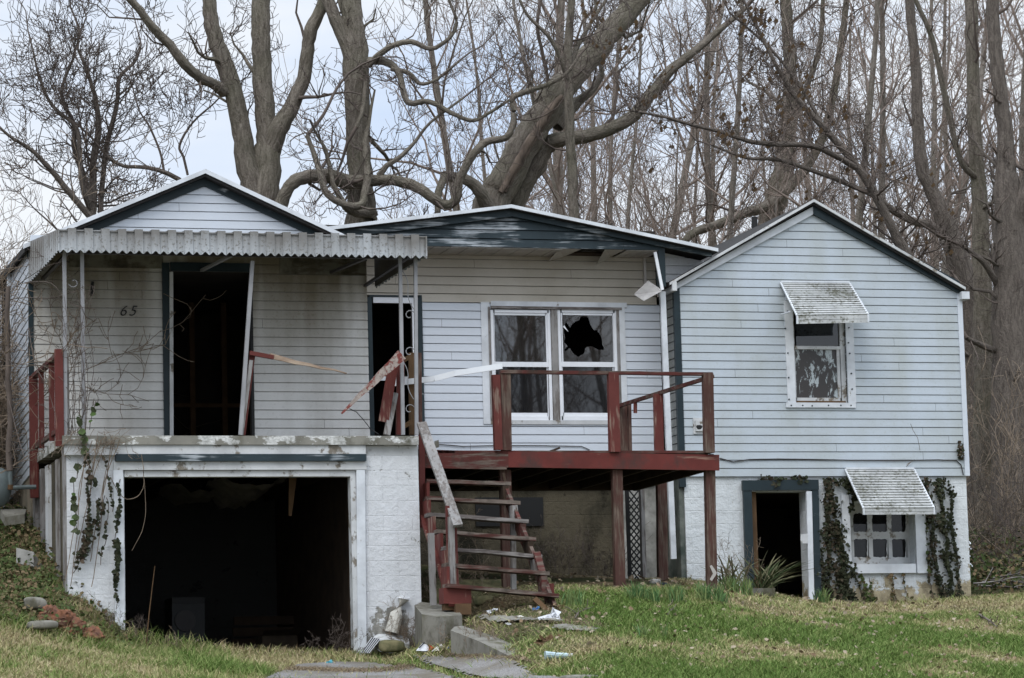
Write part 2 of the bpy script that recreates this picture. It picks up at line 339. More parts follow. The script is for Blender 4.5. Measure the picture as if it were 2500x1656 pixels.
# ---------------------------------------------------------------- the house
rng = random.Random(4)
YL, YF, YM, YG, YR = 2.6, 0.0, 5.2, 4.45, 4.6     # left wall, porch front, middle wall, middle gable, right front
def xz(px, py, Y): p = P(px, py, Y); return (p.x, p.z)
def clip(poly, z, keep_above):
    out = []
    for a, b in zip(poly, poly[1:]+poly[:1]):
        ia = (a[1] >= z) == keep_above; ib = (b[1] >= z) == keep_above
        if ia: out.append(a)
        if ia != ib:
            u = (z-a[1])/(b[1]-a[1]); out.append((a[0]+(b[0]-a[0])*u, z))
    return out
def clipx(poly, x, keep_right):
    r = clip([(b, a) for a, b in poly], x, keep_right); return [(b, a) for a, b in r]
def siding(name, poly, fr, pitch, ops, m, parent, lip=.013, z0=None, label=None, shear=0):
    """lap siding as real courses; fr(s, z, out) -> point; ops = rectangles cut out"""
    b = MB(); zs = [p[1] for p in poly]; z = z0 if z0 is not None else min(zs); rr = random.Random(len(name)+int(pitch*1e4)); tones = []
    while z > min(zs): z -= pitch
    while z < max(zs):
        strip = clip(clip(poly, z, True), z+pitch, False) if len(poly) else []
        if len(strip) >= 3:
            pieces = [strip]
            for (x0, a0, x1, a1) in ops:
                new = []
                for q in pieces:
                    mz = [p[1] for p in q]
                    if not q or max(mz) <= a0+1e-6 or min(mz) >= a1-1e-6 or max(p[0] for p in q) <= x0 or min(p[0] for p in q) >= x1: new.append(q); continue
                    for c in (clipx(q, x0, False), clipx(q, x1, True)):
                        if len(c) >= 3 and max(p[0] for p in c)-min(p[0] for p in c) > 1e-4: new.append(c)
                    mid = clipx(clipx(q, x0, True), x1, False)
                    for c in (clip(mid, a0, False) if len(mid) > 2 else [], clip(mid, a1, True) if len(mid) > 2 else []):
                        if len(c) >= 3 and max(p[1] for p in c)-min(p[1] for p in c) > 1e-4: new.append(c)
                pieces = new
            dz = rr.uniform(-.0012, .0012); np_ = []; L_ = max(p[0] for p in poly)-min(p[0] for p in poly); xj = min(p[0] for p in poly)+rr.uniform(.3, 6.0); cuts = []
            while xj < max(p[0] for p in poly)-.2: cuts.append(xj); xj += rr.uniform(3.5, 7)
            for q in pieces:      # butt joints between boards
                for xj in cuts:
                    if min(p[0] for p in q)+.1 < xj < max(p[0] for p in q)-.1: np_.append(clipx(q, xj-.002, False)); q = clipx(q, xj+.002, True)
                np_.append(q)
            for q in np_:
                tone = rr.random(); n0 = len(b.f); dz = rr.uniform(-.001, .001)
                lo = min(p[1] for p in q)
                zg_ = z+pitch*.895; qa = clip(q, zg_, False); qb = clip(q, zg_, True)      # face, then the recess under the next lap
                if len(qa) > 2: vs = [fr(p[0], p[1], (lip+dz)*(1-.5*(p[1]-z)/pitch)+.004) for p in qa]; b.add(vs, [tuple(range(len(vs)))])
                if len(qb) > 2: vs = [fr(p[0], p[1], -.014) for p in qb]; b.add(vs, [tuple(range(len(vs)))])
                bot = [p for p in q if p[1] < lo+1e-5]
                if len(bot) >= 2 and lo < z+1e-4:
                    x0, x1 = min(p[0] for p in bot), max(p[0] for p in bot)
                    b.add([fr(x0, z, lip+dz+.004), fr(x1, z, lip+dz+.004), fr(x1, z, -.014), fr(x0, z, -.014)], [(0, 1, 2, 3)])
                tones += [tone]*(len(b.f)-n0)
        z += pitch
    o = b.build(name, m, parent, label=label, fix=False); o.data.attributes.new('crs', 'FLOAT', 'FACE').data.foreach_set('value', tones); return o
def front(Y): return lambda s, z, o: (s, Y-o, z)
def leftside(X): return lambda s, z, o: (X-o, s, z)
def wallbox(poly_or_box, ops, y0, y1, name, m, parent):
    """solid wall (x0,z0,x1,z1) with rectangular openings, built of butted boxes"""
    x0, z0, x1, z1 = poly_or_box; b = MB()
    xs = sorted({x0, x1, *[c for o in ops for c in (o[0], o[2]) if x0 < c < x1]})
    for a, c in zip(xs[:-1], xs[1:]):
        holes = sorted([(max(o[1], z0), min(o[3], z1)) for o in ops if o[0] <= a+1e-6 and o[2] >= c-1e-6]); z = z0
        for h0, h1 in holes:
            if h0 > z+1e-4: b.box((a, y0, z), (c, y1, h0))
            z = max(z, h1)
        if z < z1-1e-4: b.box((a, y0, z), (c, y1, z1))
    return b.build(name, m, parent)
H = thing('house', 'abandoned three winged house with pale lap siding and dark green trim over a block basement', 'house', (0, YL, 0))
def part(mb, name, m, parent=None, **k): return mb.build(name, m, parent or H, **k)
# --- key levels
zslab = P(580, 1064, -.1).z; xs0, xs1 = P(153, 1070, -.1).x, P(1022, 1070, -.1).x
XL0 = P(76, 900, YL).x; XL1 = P(899, 880, YL).x
zfl = zslab
apexL = xz(501, 414, YL-.2); eLl = xz(60, 598, YL-.2); eLr = xz(905, 606, YL-.2)
# left wing: gable
gA = xz(498, 456, YL); gL = xz(261, 554, YL); gR = xz(760, 577, YL)
def ext(a, b, x): u = (x-a[0])/(b[0]-a[0]); return (x, a[1]+(b[1]-a[1])*u)
gl0 = ext(gA, gL, XL0); gr0 = ext(gA, gR, XL1); zaw = P(500, 582, YL).z      # awning meets the wall about here
pit = 22.3*mpp(YL, 400); up = .1
door = (P(414, 800, YL).x, zfl-.2, P(611, 800, YL).x, P(505, 664, YL).z)
siding('gable_siding', [(XL0, zaw), (XL1, zaw), (XL1, gr0[1]+up), (gA[0], gA[1]+up), (XL0, gl0[1]+up)], front(YL), 20.8*mpp(YL, 400), [], M['siding_clean'], H, z0=zaw+.02, label='clean pale blue white siding in the left gable')
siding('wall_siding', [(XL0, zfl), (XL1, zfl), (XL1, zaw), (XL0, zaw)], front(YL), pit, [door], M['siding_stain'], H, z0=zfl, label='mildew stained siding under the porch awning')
wallbox((XL0, zfl-.3, XL1, min(gl0[1], gr0[1])), [door], YL+.02, YL+.12, 'wall', M['room'], H)
part(MB().prism([(XL0, gl0[1]), (XL1, gr0[1]), (gA[0], gA[1]+.1)], YL+.02, YL+.1), 'wall', M['room'])
# head band of rotten boards above the door level
part(MB().box((P(170, 648, YL).x, YL-.035, P(300, 655, YL).z), (P(397, 640, YL).x, YL-.018, P(300, 612, YL).z)), 'frieze_board', M['frieze'])
part(MB().box((P(682, 648, YL).x, YL-.035, P(800, 672, YL).z), (XL1-.02, YL-.018, P(800, 626, YL).z)), 'frieze_board', M['frieze'])
# left roof
b = MB(); b.ribbon([(eLl[0], eLl[1]-.005), (apexL[0], apexL[1]-.005), (eLr[0], eLr[1]-.005)], .09, YL-.195, 9.5); part(b, 'roof', M['shingle'], label='dark shingle roof of the left wing')
b = MB(); b.ribbon([(eLl[0]-.02, eLl[1]+.004), (apexL[0], apexL[1]+.004), (eLr[0]+.02, eLr[1]+.004)], .062, YL-.225, YL-.197); part(b, 'fascia', M['white'])
b = MB(); t = .175; b.ribbon([(XL0-.05, ext(gA, gL, XL0-.05)[1]+t), (gA[0], gA[1]+t), (XL1, gr0[1]+t)], t, YL-.045, YL-.017); part(b, 'rake_board', M['green'])
# corner board and side wall of the left wing
zside = P(76, 1155, YL).z
part(MB().box((XL0-.03, YL-.03, zfl-.5), (XL0+.035, YL+.03, P(76, 690, YL).z)), 'corner_board', M['green_clean'])
ys1 = YL+5.5
siding('wall_siding', [(YL, zside), (ys1, zside), (ys1, eLl[1]+.3), (YL, eLl[1]-.05)], lambda s, z, o: (XL0-o, s, z-.08*(s-YL)), .127, [], M['siding_clean'], H, z0=zside, label='side wall siding running back from the left corner')
part(MB().box((XL0+.02, YL+.125, zside), (XL0+.12, ys1, eLl[1]-.1)), 'wall', M['room'])
# trim and window on the side wall, seen edge on
yw = YL+1.95
part(MB().box((XL0-.06, yw, zfl+.3), (XL0-.016, yw+.14, zfl+3.0)), 'window_trim', M['white'])
wd = part(MB().box((XL0-.04, yw+.14, zfl+.35), (XL0-.014, yw+.9, zfl+2.9)), 'window', M['screen'])
part(MB().box((XL0-.1, yw-.1, zfl+.25), (XL0-.016, yw+1.1, zfl+.3)), 'window_sill', M['green_worn'], wd)
# front door opening
def frect(x0, z0, x1, z1, y0, y1): return MB().box((x0, y0, z0), (x1, y1, z1))
def pr(px0, py0, px1, py1, Y, t=.03, back=0.0):      # board from photo rectangle, front face at Y - t
    a = P(px0, (py0+py1)/2, Y); c = P(px1, (py0+py1)/2, Y); mxp = (px0+px1)/2
    z1 = P(mxp, py0, Y).z; z0 = P(mxp, py1, Y).z
    return MB().box((a.x, Y-t, z0), (c.x, Y+back, z1))
fr_ = part(pr(397, 643, 415, 1066, YL, .05), 'door_frame', M['green_clean'])
part(pr(415, 643, 612, 664, YL, .045), 'frame_head', M['green_clean'], fr_)
part(MB().beam(P(418, 664, YL-.06), P(419, 1066, YL-.06), .05, .03), 'frame_stop', M['white_worn'], fr_)
part(pr(611, 664, 618, 1066, YL, .03), 'frame_jamb', M['black'], fr_)
# room behind the door, a few studs in view
def room(x0, x1, y0, y1, z0, z1, m, name='room_wall'):
    b = MB(); t = .08
    b.box((x0, y1, z0), (x1, y1+t, z1)); b.box((x0-t, y0, z0), (x0, y1+t, z1)); b.box((x1, y0, z0), (x1+t, y1+t, z1))
    part(b, name, m); part(MB().box((x0-t, y0, z1), (x1+t, y1+t, z1+t)), 'ceiling', m); part(MB().box((x0-t, y0, z0-t), (x1+t, y1+t, z0)), 'room_floor', m)
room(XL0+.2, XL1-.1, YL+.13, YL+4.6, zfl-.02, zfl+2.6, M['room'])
for px in (470, 548):
    x = P(px, 900, YL+3.2).x; part(MB().box((x-.04, YL+3.2, zfl), (x+.04, YL+3.28, zfl+2.6)), 'wall_stud', M['stud'])
z = P(500, 990, YL+3.2).z; part(MB().box((P(425, 990, YL+3.2).x, YL+3.19, z-.03), (P(605, 990, YL+3.2).x, YL+3.2, z+.03)), 'wall_stud', M['stud'])
# house number
cu = bpy.data.curves.new('n', 'FONT'); cu.body = '65'; cu.size = .21; cu.shear = .35; cu.extrude = .006; cu.space_character = 1.25; cu.offset = -.002
tmp = bpy.data.objects.new('n', cu); S.collection.objects.link(tmp); bpy.context.view_layer.update()
me = bpy.data.meshes.new_from_object(tmp.evaluated_get(bpy.context.evaluated_depsgraph_get())); bpy.data.objects.remove(tmp)
me.materials.clear(); me.materials.append(M['black']); p = P(290, 771, YL-.035); me.transform(Matrix.Translation(p) @ Matrix.Rotation(math.pi/2, 4, 'X'))
no = bpy.data.objects.new('house_number', me); link(no, H); no['label'] = 'black slanted metal numerals reading 65'
part(MB().beam(P(226, 688, YL-.03), P(224, 722, YL-.03), .035, .03), 'lamp_bracket', M['black'])
# --- porch slab, garage front
sl = part(MB().box((xs0, -.1, zslab-.118), (xs1, YL-.02, zslab)), 'porch_slab', M['slab_edge'])
part(MB().box((xs0+.03, -.07, P(500, 1111, -.07).z), (P(893, 1100, -.07).x, .2, zslab-.121)), 'lintel', M['white_worn'])
zl = P(500, 1111, -.07).z
part(pr(281, 1110, 891, 1127, -.02, .08), 'gutter', M['green_worn'])
gx0, gx1 = P(305, 1300, 0).x, P(870, 1300, 0).x; zgt = P(580, 1164, 0).z
xpl, xpr = P(893, 1300, 0).x, P(1025, 1300, 0).x; xle = P(163, 1250, 0).x
gf = part(MB().box((P(276, 1140, 0).x, -.05, P(580, 1148, 0).z), (P(893, 1140, 0).x, .1, P(580, 1128, 0).z)), 'garage_frame', M['white_worn'])
part(MB().box((gx0, -.01, zgt), (gx1, .16, P(580, 1149, 0).z)), 'frame_head', M['white_worn'], gf)
part(MB().beam(P(288, 1148, -.035), P(293, 1560, -.035), .125, .03), 'frame_jamb', M['white'], gf)
part(MB().beam(P(880, 1148, -.035), P(884, 1600, -.035), .115, .03), 'frame_jamb', M['white'], gf)
part(MB().box((gx1-.07, -.02, -.15), (gx1, .14, zgt)), 'door_track', M['white_worn'], gf)
part(MB().box((xle, 0, -.3), (gx0-.005, .2, zl+.03)), 'foundation_wall', M['block_white'])
part(MB().box((gx1+.003, 0, -.4), (xpr, .2, zl)), 'foundation_wall', M['block_white'], label='white painted block pier right of the garage opening')
part(MB().box((gx1+.003, .0, zl+.002), (xpr, .2, zslab-.121)), 'lintel', M['white_worn'])
part(MB().box((gx0-.004, .17, zgt+.003), (gx1+.002, .2, zl+.03)), 'wall', M['room'])
# garage interior
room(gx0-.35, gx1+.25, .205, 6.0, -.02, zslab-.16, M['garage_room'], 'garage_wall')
part(MB().box((P(815, 1300, 2).x, 1.2, 0), (P(815, 1300, 2).x+.1, 5.9, 2.9)), 'partition', M['dark_wood'])
b = MB(); rr = random.Random(2)
for k in range(7):
    x = P(330+k*80, 1180, 1.2).x; b.box((x, .3, zslab-.4), (x+.045, 5.8, zslab-.17))
part(b, 'ceiling_joist', M['dark_wood'])
def sheet(x0, x1, y0, y1, z, amp, n, seed, m, name):
    r = random.Random(seed); V = []; Fc = []
    for i in range(n+1):
        for j in range(n+1):
            V.append((x0+(x1-x0)*i/n, y0+(y1-y0)*j/n, z-amp*math.sin(math.pi*i/n)*(.4+.6*j/n)+r.uniform(-.05, .05)))
    for i in range(n):
        for j in range(n): a = i*(n+1)+j; Fc.append((a, a+1, a+n+2, a+n+1))
    return MB().add(V, Fc).build(name, m, H, smooth=True, fix=False)
sheet(P(520, 1200, 1).x, P(690, 1200, 1).x, .7, 2.2, zgt+.05, .32, 9, 3, M['insul'], 'insulation_sheet')
sheet(P(400, 1200, 2).x, P(560, 1200, 2).x, 1.4, 2.6, zgt+.02, .2, 7, 5, M['insul'], 'insulation_sheet')
b = MB().beam(P(715, 1160, .9), P(708, 1260, .9), .11, .03, w2=.04); part(b, 'hanging_plank', M['stud'])
# left side of the porch base
def junk():
    AP = thing('old_appliance', 'dim grey appliance with a round port at the back of the dark garage', 'appliance', (P(450, 1500, 4).x, 4, 0))
    x0, x1 = P(420, 1500, 4).x, P(500, 1500, 4).x; g_ = m_plain('appliance_enamel', (.03, .032, .033), .5, .3, 4)
    part(MB().box((x0, 4, 0), (x1, 4.6, .95)), 'appliance_body', g_, AP); cx = (x0+x1)/2; part(MB().tube([(cx-.05, 3.97, .62), (cx-.05, 4.01, .62)], .15, 20), 'port_ring', M['dark_iron'], AP)
    part(MB().box((x0, 3.985, .86), (x1, 3.999, .95)), 'control_panel', M['black'], AP)
    cb_ = m_plain('damp_cardboard', (.06, .045, .03), .9, .4, 6); b_ = MB(); x = P(640, 1500, 3.2).x; b_.box((x, 3.2, 0), (x+.5, 3.7, .36)); b_.add([(x, 3.2, .36), (x+.5, 3.2, .36), (x+.52, 3.02, .44), (x-.02, 3.0, .42)], [(0, 1, 2, 3)])
    tag(b_.build('cardboard_box', cb_), 'dim open cardboard box on the floor of the dark garage', 'box')
    b_ = MB(); x = P(560, 1500, 4.8).x
    for k in range(4): b_.box((x+.02*k, 4.75, .1+.16*k), (x+1.5-.05*k, 4.82, .22+.16*k))
    tag(b_.build('board_stack', M['dark_wood']), 'dim stack of boards against the back wall of the garage', 'boards')
junk()
xsd = xle; zt = zslab-.125
part(MB().box((xsd-.03, .0, zt-2.6), (xsd+.0, .17, zt)), 'corner_board', M['grey_wood'])
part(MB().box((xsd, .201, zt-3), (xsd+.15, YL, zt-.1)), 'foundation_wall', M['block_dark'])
for k, y in enumerate((.55, 1.35, 1.9, 2.45)):
    part(MB().box((xsd-.045-.01*k, y, zt-2.3+.2*k), (xsd-.005, y+.17+.08*(k % 2), zt-.12)), 'skirt_board', M['grey_wood'] if k != 1 else M['white_worn'])
part(MB().box((XL0, YL+.13, -1), (XL0+.1, ys1, zside-.02)), 'foundation_wall', M['block_side'])
# --- mid wing wall
XM1 = P(1614, 900, YM).x; zmb = P(1300, 1180, YM).z; xm0 = XL1-.3
dr = (P(909, 900, YM).x, zmb, P(1009, 900, YM).x, P(960, 741, YM).z)
wx0, wx1 = P(1197, 880, YM).x, P(1514, 880, YM).x; wz1 = P(1350, 756, YM).z; wz0 = P(1350, 1026, YM).z
zband = P(1300, 741, YM).z; ztop = P(1300, 606, YM).z
pm = 19.85*mpp(YM, 1400)
dcut = (dr[0]-.07, dr[1], dr[2]+.14, dr[3]+.12)
siding('wall_siding', [(xm0, zmb), (XM1, zmb), (XM1, zband), (xm0, zband)], front(YM), pm, [dcut, (wx0, wz0, wx1, wz1)], M['siding_clean'], H, z0=zband-30*pm, label='clean pale blue white siding of the middle wing')
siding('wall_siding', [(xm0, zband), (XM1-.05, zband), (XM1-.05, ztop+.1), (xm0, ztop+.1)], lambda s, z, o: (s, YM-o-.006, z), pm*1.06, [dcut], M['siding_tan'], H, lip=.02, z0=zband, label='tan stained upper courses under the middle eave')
wallbox((xm0, zmb-.01, XM1-.02, ztop+.3), [(dr[0], dr[1]-.5, dr[2], dr[3]), (wx0+.02, wz0+.02, wx1-.02, wz1-.02)], YM+.02, YM+.12, 'wall', M['room'], H)
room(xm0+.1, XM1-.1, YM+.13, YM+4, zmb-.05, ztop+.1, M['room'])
f2 = part(pr(899, 727, 910, 1130, YM, .05), 'door_frame', M['green_clean'])
part(pr(1022, 722, 1033, 1150, YM, .05), 'frame_side', M['green'], f2)
part(pr(910, 727, 1020, 741, YM, .04), 'frame_head', M['white_vinyl'], f2)
part(pr(900, 722, 1022, 727, YM, .05), 'frame_cap', M['green_clean'], f2)
part(pr(1009, 741, 1021, 1150, YM, .04), 'frame_jamb', M['white_vinyl'], f2)
part(pr(909, 920, 1009, 930, YM+.3, .03), 'inner_rail', M['white_vinyl'], f2)
# big double window
W = part(pr(1176, 738, 1197, 1036, YM, .03), 'window', M['white'], label='double window with two white sashes')
part(pr(1197, 738, 1529, 750, YM, .032), 'window_head', M['white'], W)
part(pr(1514, 750, 1528, 1036, YM, .03), 'window_jamb', M['white'], W)
part(pr(1197, 1027, 1514, 1037, YM, .035), 'window_sill', M['white_worn'], W)
part(pr(1197, 750, 1516, 756, YM, .045), 'window_head', M['grey_wood_h'], W)
part(pr(1347, 756, 1363, 1027, YM, .028), 'mullion', M['grey_wood'], W)
part(pr(1507, 756, 1514, 1027, YM, .026), 'mullion', M['grey_wood'], W)
part(pr(1193, 750, 1198, 1027, YM, .04), 'mullion', M['grey_wood'], W)
def unit(x0, x1, g, name='sash'):
    """white vinyl frame around photo-x range, glass list = (y0,y1,glass material,holes)"""
    s_ = part(pr(x0, 757, x0+7, 1026, YM, .012, .04), name, M['white_vinyl'], W)
    for (a, b_, c, d, t_) in ((x1-7, 757, x1, 1026, .012), (x0+7, 757, x1-7, 764, .012), (x0+7, 1017, x1-7, 1026, .012), (x0+7, 884, x1-7, 896, .004),
            (x0+7, 764, g[0], 884, -.004), (g[1], 764, x1-7, 884, -.004), (g[0], 764, g[1], 770, -.004),
            (x0+7, 896, g[2], 1017, -.012), (g[3], 896, x1-7, 1017, -.012), (g[2], 1008, g[3], 1017, -.012)):
        part(pr(a, b_, c, d, YM, t_, .045), name+'_rail', M['white_vinyl'], W)
unit(1200, 1346, (1208, 1333, 1212, 1337)); unit(1364, 1507, (1374, 1497, 1376, 1498))
part(pr(1208, 770, 1333, 884, YM+.02, .002), 'glass_pane', M['glass'], W)
part(pr(1212, 896, 1337, 1008, YM+.026, .002), 'glass_pane', M['screen'], W); part(pr(1376, 896, 1498, 1008, YM+.026, .002), 'glass_pane', M['screen'], W)
# broken pane: glass with a jagged hole (triangulated ring)
hole = [(1382,786),(1392,800),(1400,790),(1412,783),(1416,775),(1436,775),(1440,790),(1449,805),(1457,806),(1466,820),(1470,838),(1474,850),(1472,856),(1462,855),(1450,848),(1440,846),(1428,851),(1424,864),(1412,872),(1402,866),(1396,858),(1390,850),(1384,856),(1378,862),(1376,845),(1380,825),(1376,800)]
hole = [q_ for a_, c_ in zip(hole, hole[1:]+hole[:1]) for q_ in (a_, ((a_[0]+c_[0])/2+rng.uniform(-2.2, 2.2), (a_[1]+c_[1])/2+rng.uniform(-2.2, 2.2)))]
part(MB().add([P(1374, 798, YM+.0), P(1378, 795, YM+.0), P(1388, 811, YM-.01)], [(0, 1, 2)]), 'glass_shard', M['white_vinyl'], W, fix=False)
part(MB().add([P(1377, 835, YM+.03), P(1386, 846, YM+.03), P(1379, 852, YM+.03)], [(0, 1, 2)]), 'glass_shard', M['glass'], W, fix=False)
out = [(1374,771),(1497,771),(1497,884),(1374,884)]
import bmesh
def holed(outer, inner, Y, m, name, parent):
    from mathutils.geometry import tessellate_polygon
    o3 = [P(a, c, Y) for a, c in outer]; i3 = [P(a, c, Y) for a, c in inner]
    fs = tessellate_polygon([o3, i3]); return MB().add(o3+i3, [tuple(f) for f in fs]).build(name, m, parent, fix=False)
holed(out, hole, YM+.02, M['glass'], 'broken_pane', W)
# mid gable: green lap boards, fascia, roof
mA = xz(1247, 500, YG-.2); mL = xz(800, 554, YG-.2); mR = xz(1752, 607, YG-.2)
ml = ext(mA, mL, mL[0]-.9)
part(MB().ribbon([(ml[0], ml[1]-.004), (mA[0], mA[1]-.004), (mR[0], mR[1]-.004)], .06, YG-.195, 10), 'roof', M['shingle'], label='low dark roof of the middle wing')
part(MB().ribbon([ml, mA, mR], .052, YG-.23, YG-.197), 'fascia', M['white'])
gA2 = xz(1248, 511, YG-.05); gL2 = xz(1010, 541, YG-.05); gR2 = xz(1735, 610, YG-.05)
gl = ext(gA2, gL2, ml[0]); 
part(MB().ribbon([gl, gA2, gR2], .115, YG-.1, YG-.05), 'rake_board', M['green_worn'])
xg0, xg1 = ml[0], P(1612, 600, YG).x; zg0 = P(1300, 606, YG).z
ggl = (xg0, gl[1]-.02); gap = (gA2[0], gA2[1]-.03); grr = ext(gap, (gR2[0], gR2[1]-.03), xg1)
siding('gable_siding', [(xg0, zg0), (xg1, zg0), grr, gap, ggl] if grr[1] > zg0 else [(xg0, zg0), (xg1, zg0), gap, ggl], front(YG), 21.5*mpp(YG, 1300), [], M['green_worn'], H, lip=.03, z0=zg0, label='dark green lap boards with worn white patches in the middle gable')
part(MB().prism([(xg0, zg0+.03), (xg1-.05, zg0+.03), (gap[0], gap[1]-.01)], YG+.02, YG+.05), 'wall', M['room'])
# soffit panels, some hanging
b = MB(); x = xg0; k = 0; x1s = P(1365, 600, YG).x
while x < x1s:
    b.box((x+.004, YG+.0, zg0-.012-.004*(k % 2)), (x+.13, YM-.03, zg0-.002)); x += .134; k += 1
part(b, 'soffit', M['soffit'])
for (a, c, e_, g_) in ((1365, 1385, 1420, 640), (1478, 1500, 1530, 650)):
    part(MB().add([P(a, 607, YG+.02), P(e_, 608, YG+.02), P(c-10, 628, YM-.1), P(c-45, g_-3, YM-.15)], [(0, 1, 2, 3)]), 'soffit_panel', M['soffit'])
b = MB(); x = P(1530, 600, YG).x
while x < xg1-.1: b.box((x+.004, YG, zg0-.012), (x+.13, YM-.03, zg0-.002)); x += .134
part(b, 'soffit', M['soffit'])
part(MB().box((xg0, YM-.3, zg0+.01), (XM1, YM-.02, zg0+.03)), 'soffit_deck', M['dark_wood'])
# right end of the mid gable
part(pr(1607, 603, 1623, 700, YG, .03, .1), 'corner_board', M['green_clean'])
part(MB().beam(P(1599, 616, YG-.06), P(1617, 708, YG-.06), .045, .03), 'trim_strip', M['white_vinyl'])
part(MB().add([P(1549, 720, YG+.05), P(1582, 688, YG-.02), P(1615, 711, YG-.1), P(1572, 735, YG-.08)]+[P(1549, 717, YG+.1), P(1582, 685, YG+.04), P(1617, 708, YG-.03), P(1574, 732, YG)], [(0,1,2,3),(4,5,6,7),(0,1,5,4),(1,2,6,5),(2,3,7,6),(3,0,4,7)]), 'loose_soffit_box', M['loose'])
part(MB().box((P(1568, 640, YM).x, YM-.07, P(1570, 700, YM).z), (P(1574, 640, YM).x, YM-.02, zg0)), 'channel', M['soffit'])
xw = P(1622, 640, YR+.3).x; xw1 = P(1745, 640, YR+.3).x; zw0 = P(1650, 690, YR+.3).z
siding('gable_siding', [(xw, zw0), (xw1, zw0), (xw1, ext(mA, mR, xw1)[1]-.1), (xw, ext(mA, mR, xw)[1]-.1)], front(YR+.3), .13, [], M['siding_white'], H, z0=zw0, label='small patch of bright white siding beside the right wing')
part(MB().box((xw, YR+.33, zw0), (xw1, YR+.4, ext(mA, mR, xw1)[1]-.12)), 'wall', M['room'])
# downspout with clips
dsp = MB(); a, c = P(1617, 712, YG+.1), P(1644, 1365, YG+.25); dsp.beam(a, c, .085, .06); part(dsp, 'downspout', M['white'])
# mid wing foundation
xf1 = P(1497, 1300, YM+.1).x
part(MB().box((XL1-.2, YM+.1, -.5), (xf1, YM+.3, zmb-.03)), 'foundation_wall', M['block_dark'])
part(pr(1160, 1215, 1325, 1285, YM+.1, .03), 'vent_opening', M['black'])
# --- right wing
XR0, XR1 = P(1661, 900, YR).x, P(2346, 940, YR).x; zrb = P(2000, 1163, YR).z
rA = xz(1982, 525, YR); rL = xz(1655, 704, YR); rR = xz(2331, 714, YR)
oA = xz(1986, 487, YR-.15); oL = xz(1634, 690, YR-.15); oR = xz(2356, 702, YR-.15)
pr_ = 19.85*mpp(YR, 2000)
uw = (P(1937, 880, YR).x, P(2000, 984, YR).z, P(2065, 880, YR).x, P(2000, 735, YR).z)
rz = lambda x: ext(rA, rL, x)[1] if x < rA[0] else ext(rA, rR, x)[1]
siding('wall_siding', [(XR0, zrb), (XR1, zrb), (XR1, rz(XR1)+.1), (rA[0], rA[1]+.1), (XR0, rz(XR0)+.1)], front(YR), pr_, [uw], M['siding_right'], H, z0=zrb, label='weathered blue grey siding of the right wing')
wallbox((XR0+.02, zrb, XR1-.02, min(rz(XR0), rz(XR1))), [uw], YR+.02, YR+.12, 'wall', M['room'], H)
part(MB().prism([(XR0+.02, min(rz(XR0), rz(XR1))), (XR1-.02, min(rz(XR0), rz(XR1))), rA], YR+.02, YR+.1), 'wall', M['room'])
part(MB().ribbon([(oL[0], oL[1]-.004), (oA[0], oA[1]-.004), (oR[0], oR[1]-.004)], .07, YR-.145, 11), 'roof', M['shingle'], label='dark shingle roof of the right wing')
part(MB().ribbon([oL, oA, oR], .042, YR-.18, YR-.147), 'fascia', M['white_worn'])
lw = (XR0-.12, rz(XR0-.12)); t = .12
part(MB().ribbon([(lw[0], ext(rA, rL, lw[0])[1]+t), (rA[0], rA[1]+t)], t, YR-.06, YR-.02), 'rake_board', M['white'], label='white board under the left slope of the right gable')
t = .19; part(MB().ribbon([(rA[0], rA[1]+t), (XR1+.02, rz(XR1+.02)+t)], t, YR-.075, YR-.02), 'rake_board', M['green_clean'], label='dark green board under the right slope of the right gable')
part(MB().ribbon([(lw[0], ext(rA, rL, lw[0])[1]+.17), (rA[0], rA[1]+.2)], .05, YR-.14, YR-.02), 'soffit', M['dark_wood'])
part(MB().box((XR1-.01, YR-.035, zrb), (XR1+.07, YR+.04, rz(XR1)+.0)), 'corner_board', M['siding_clean'])
part(pr(2345, 713, 2364, 731, YR-.1, .05, 3), 'gutter', M['white'])
part(MB().box((XR0-.075, YR-.03, P(1665, 1190, YR).z), (XR0+.02, YR+.05, P(1655, 700, YR).z)), 'corner_board', M['green_clean'])
siding('side_siding', [(YR+.05, zrb), (YM+.2, zrb), (YM+.2, rz(XR0)+.1), (YR+.05, rz(XR0)+.1)], leftside(XR0-.03), .13, [], M['siding_dirty'], H, z0=zrb, lip=.02, label='grimy shingle siding on the short side wall of the right wing')
part(MB().box((XR0-.01, YR+.125, -.3), (XR0+.1, 9, rz(XR0))), 'wall', M['room'])
part(MB().box((XR1-.1, YR+.125, -.3), (XR1, 10, rz(XR1))), 'wall', M['siding_right'])
part(MB().box((P(1637, 706, YR-.1).x, YR-.2, P(1645, 712, YR-.1).z), (XR0-.08, YR+.5, P(1645, 690, YR-.1).z)), 'gutter', M['white_worn'])
room(XR0+.2, XR1-.2, YR+.13, YR+4, zrb-.1, rz(XR0)-.1, M['room'])
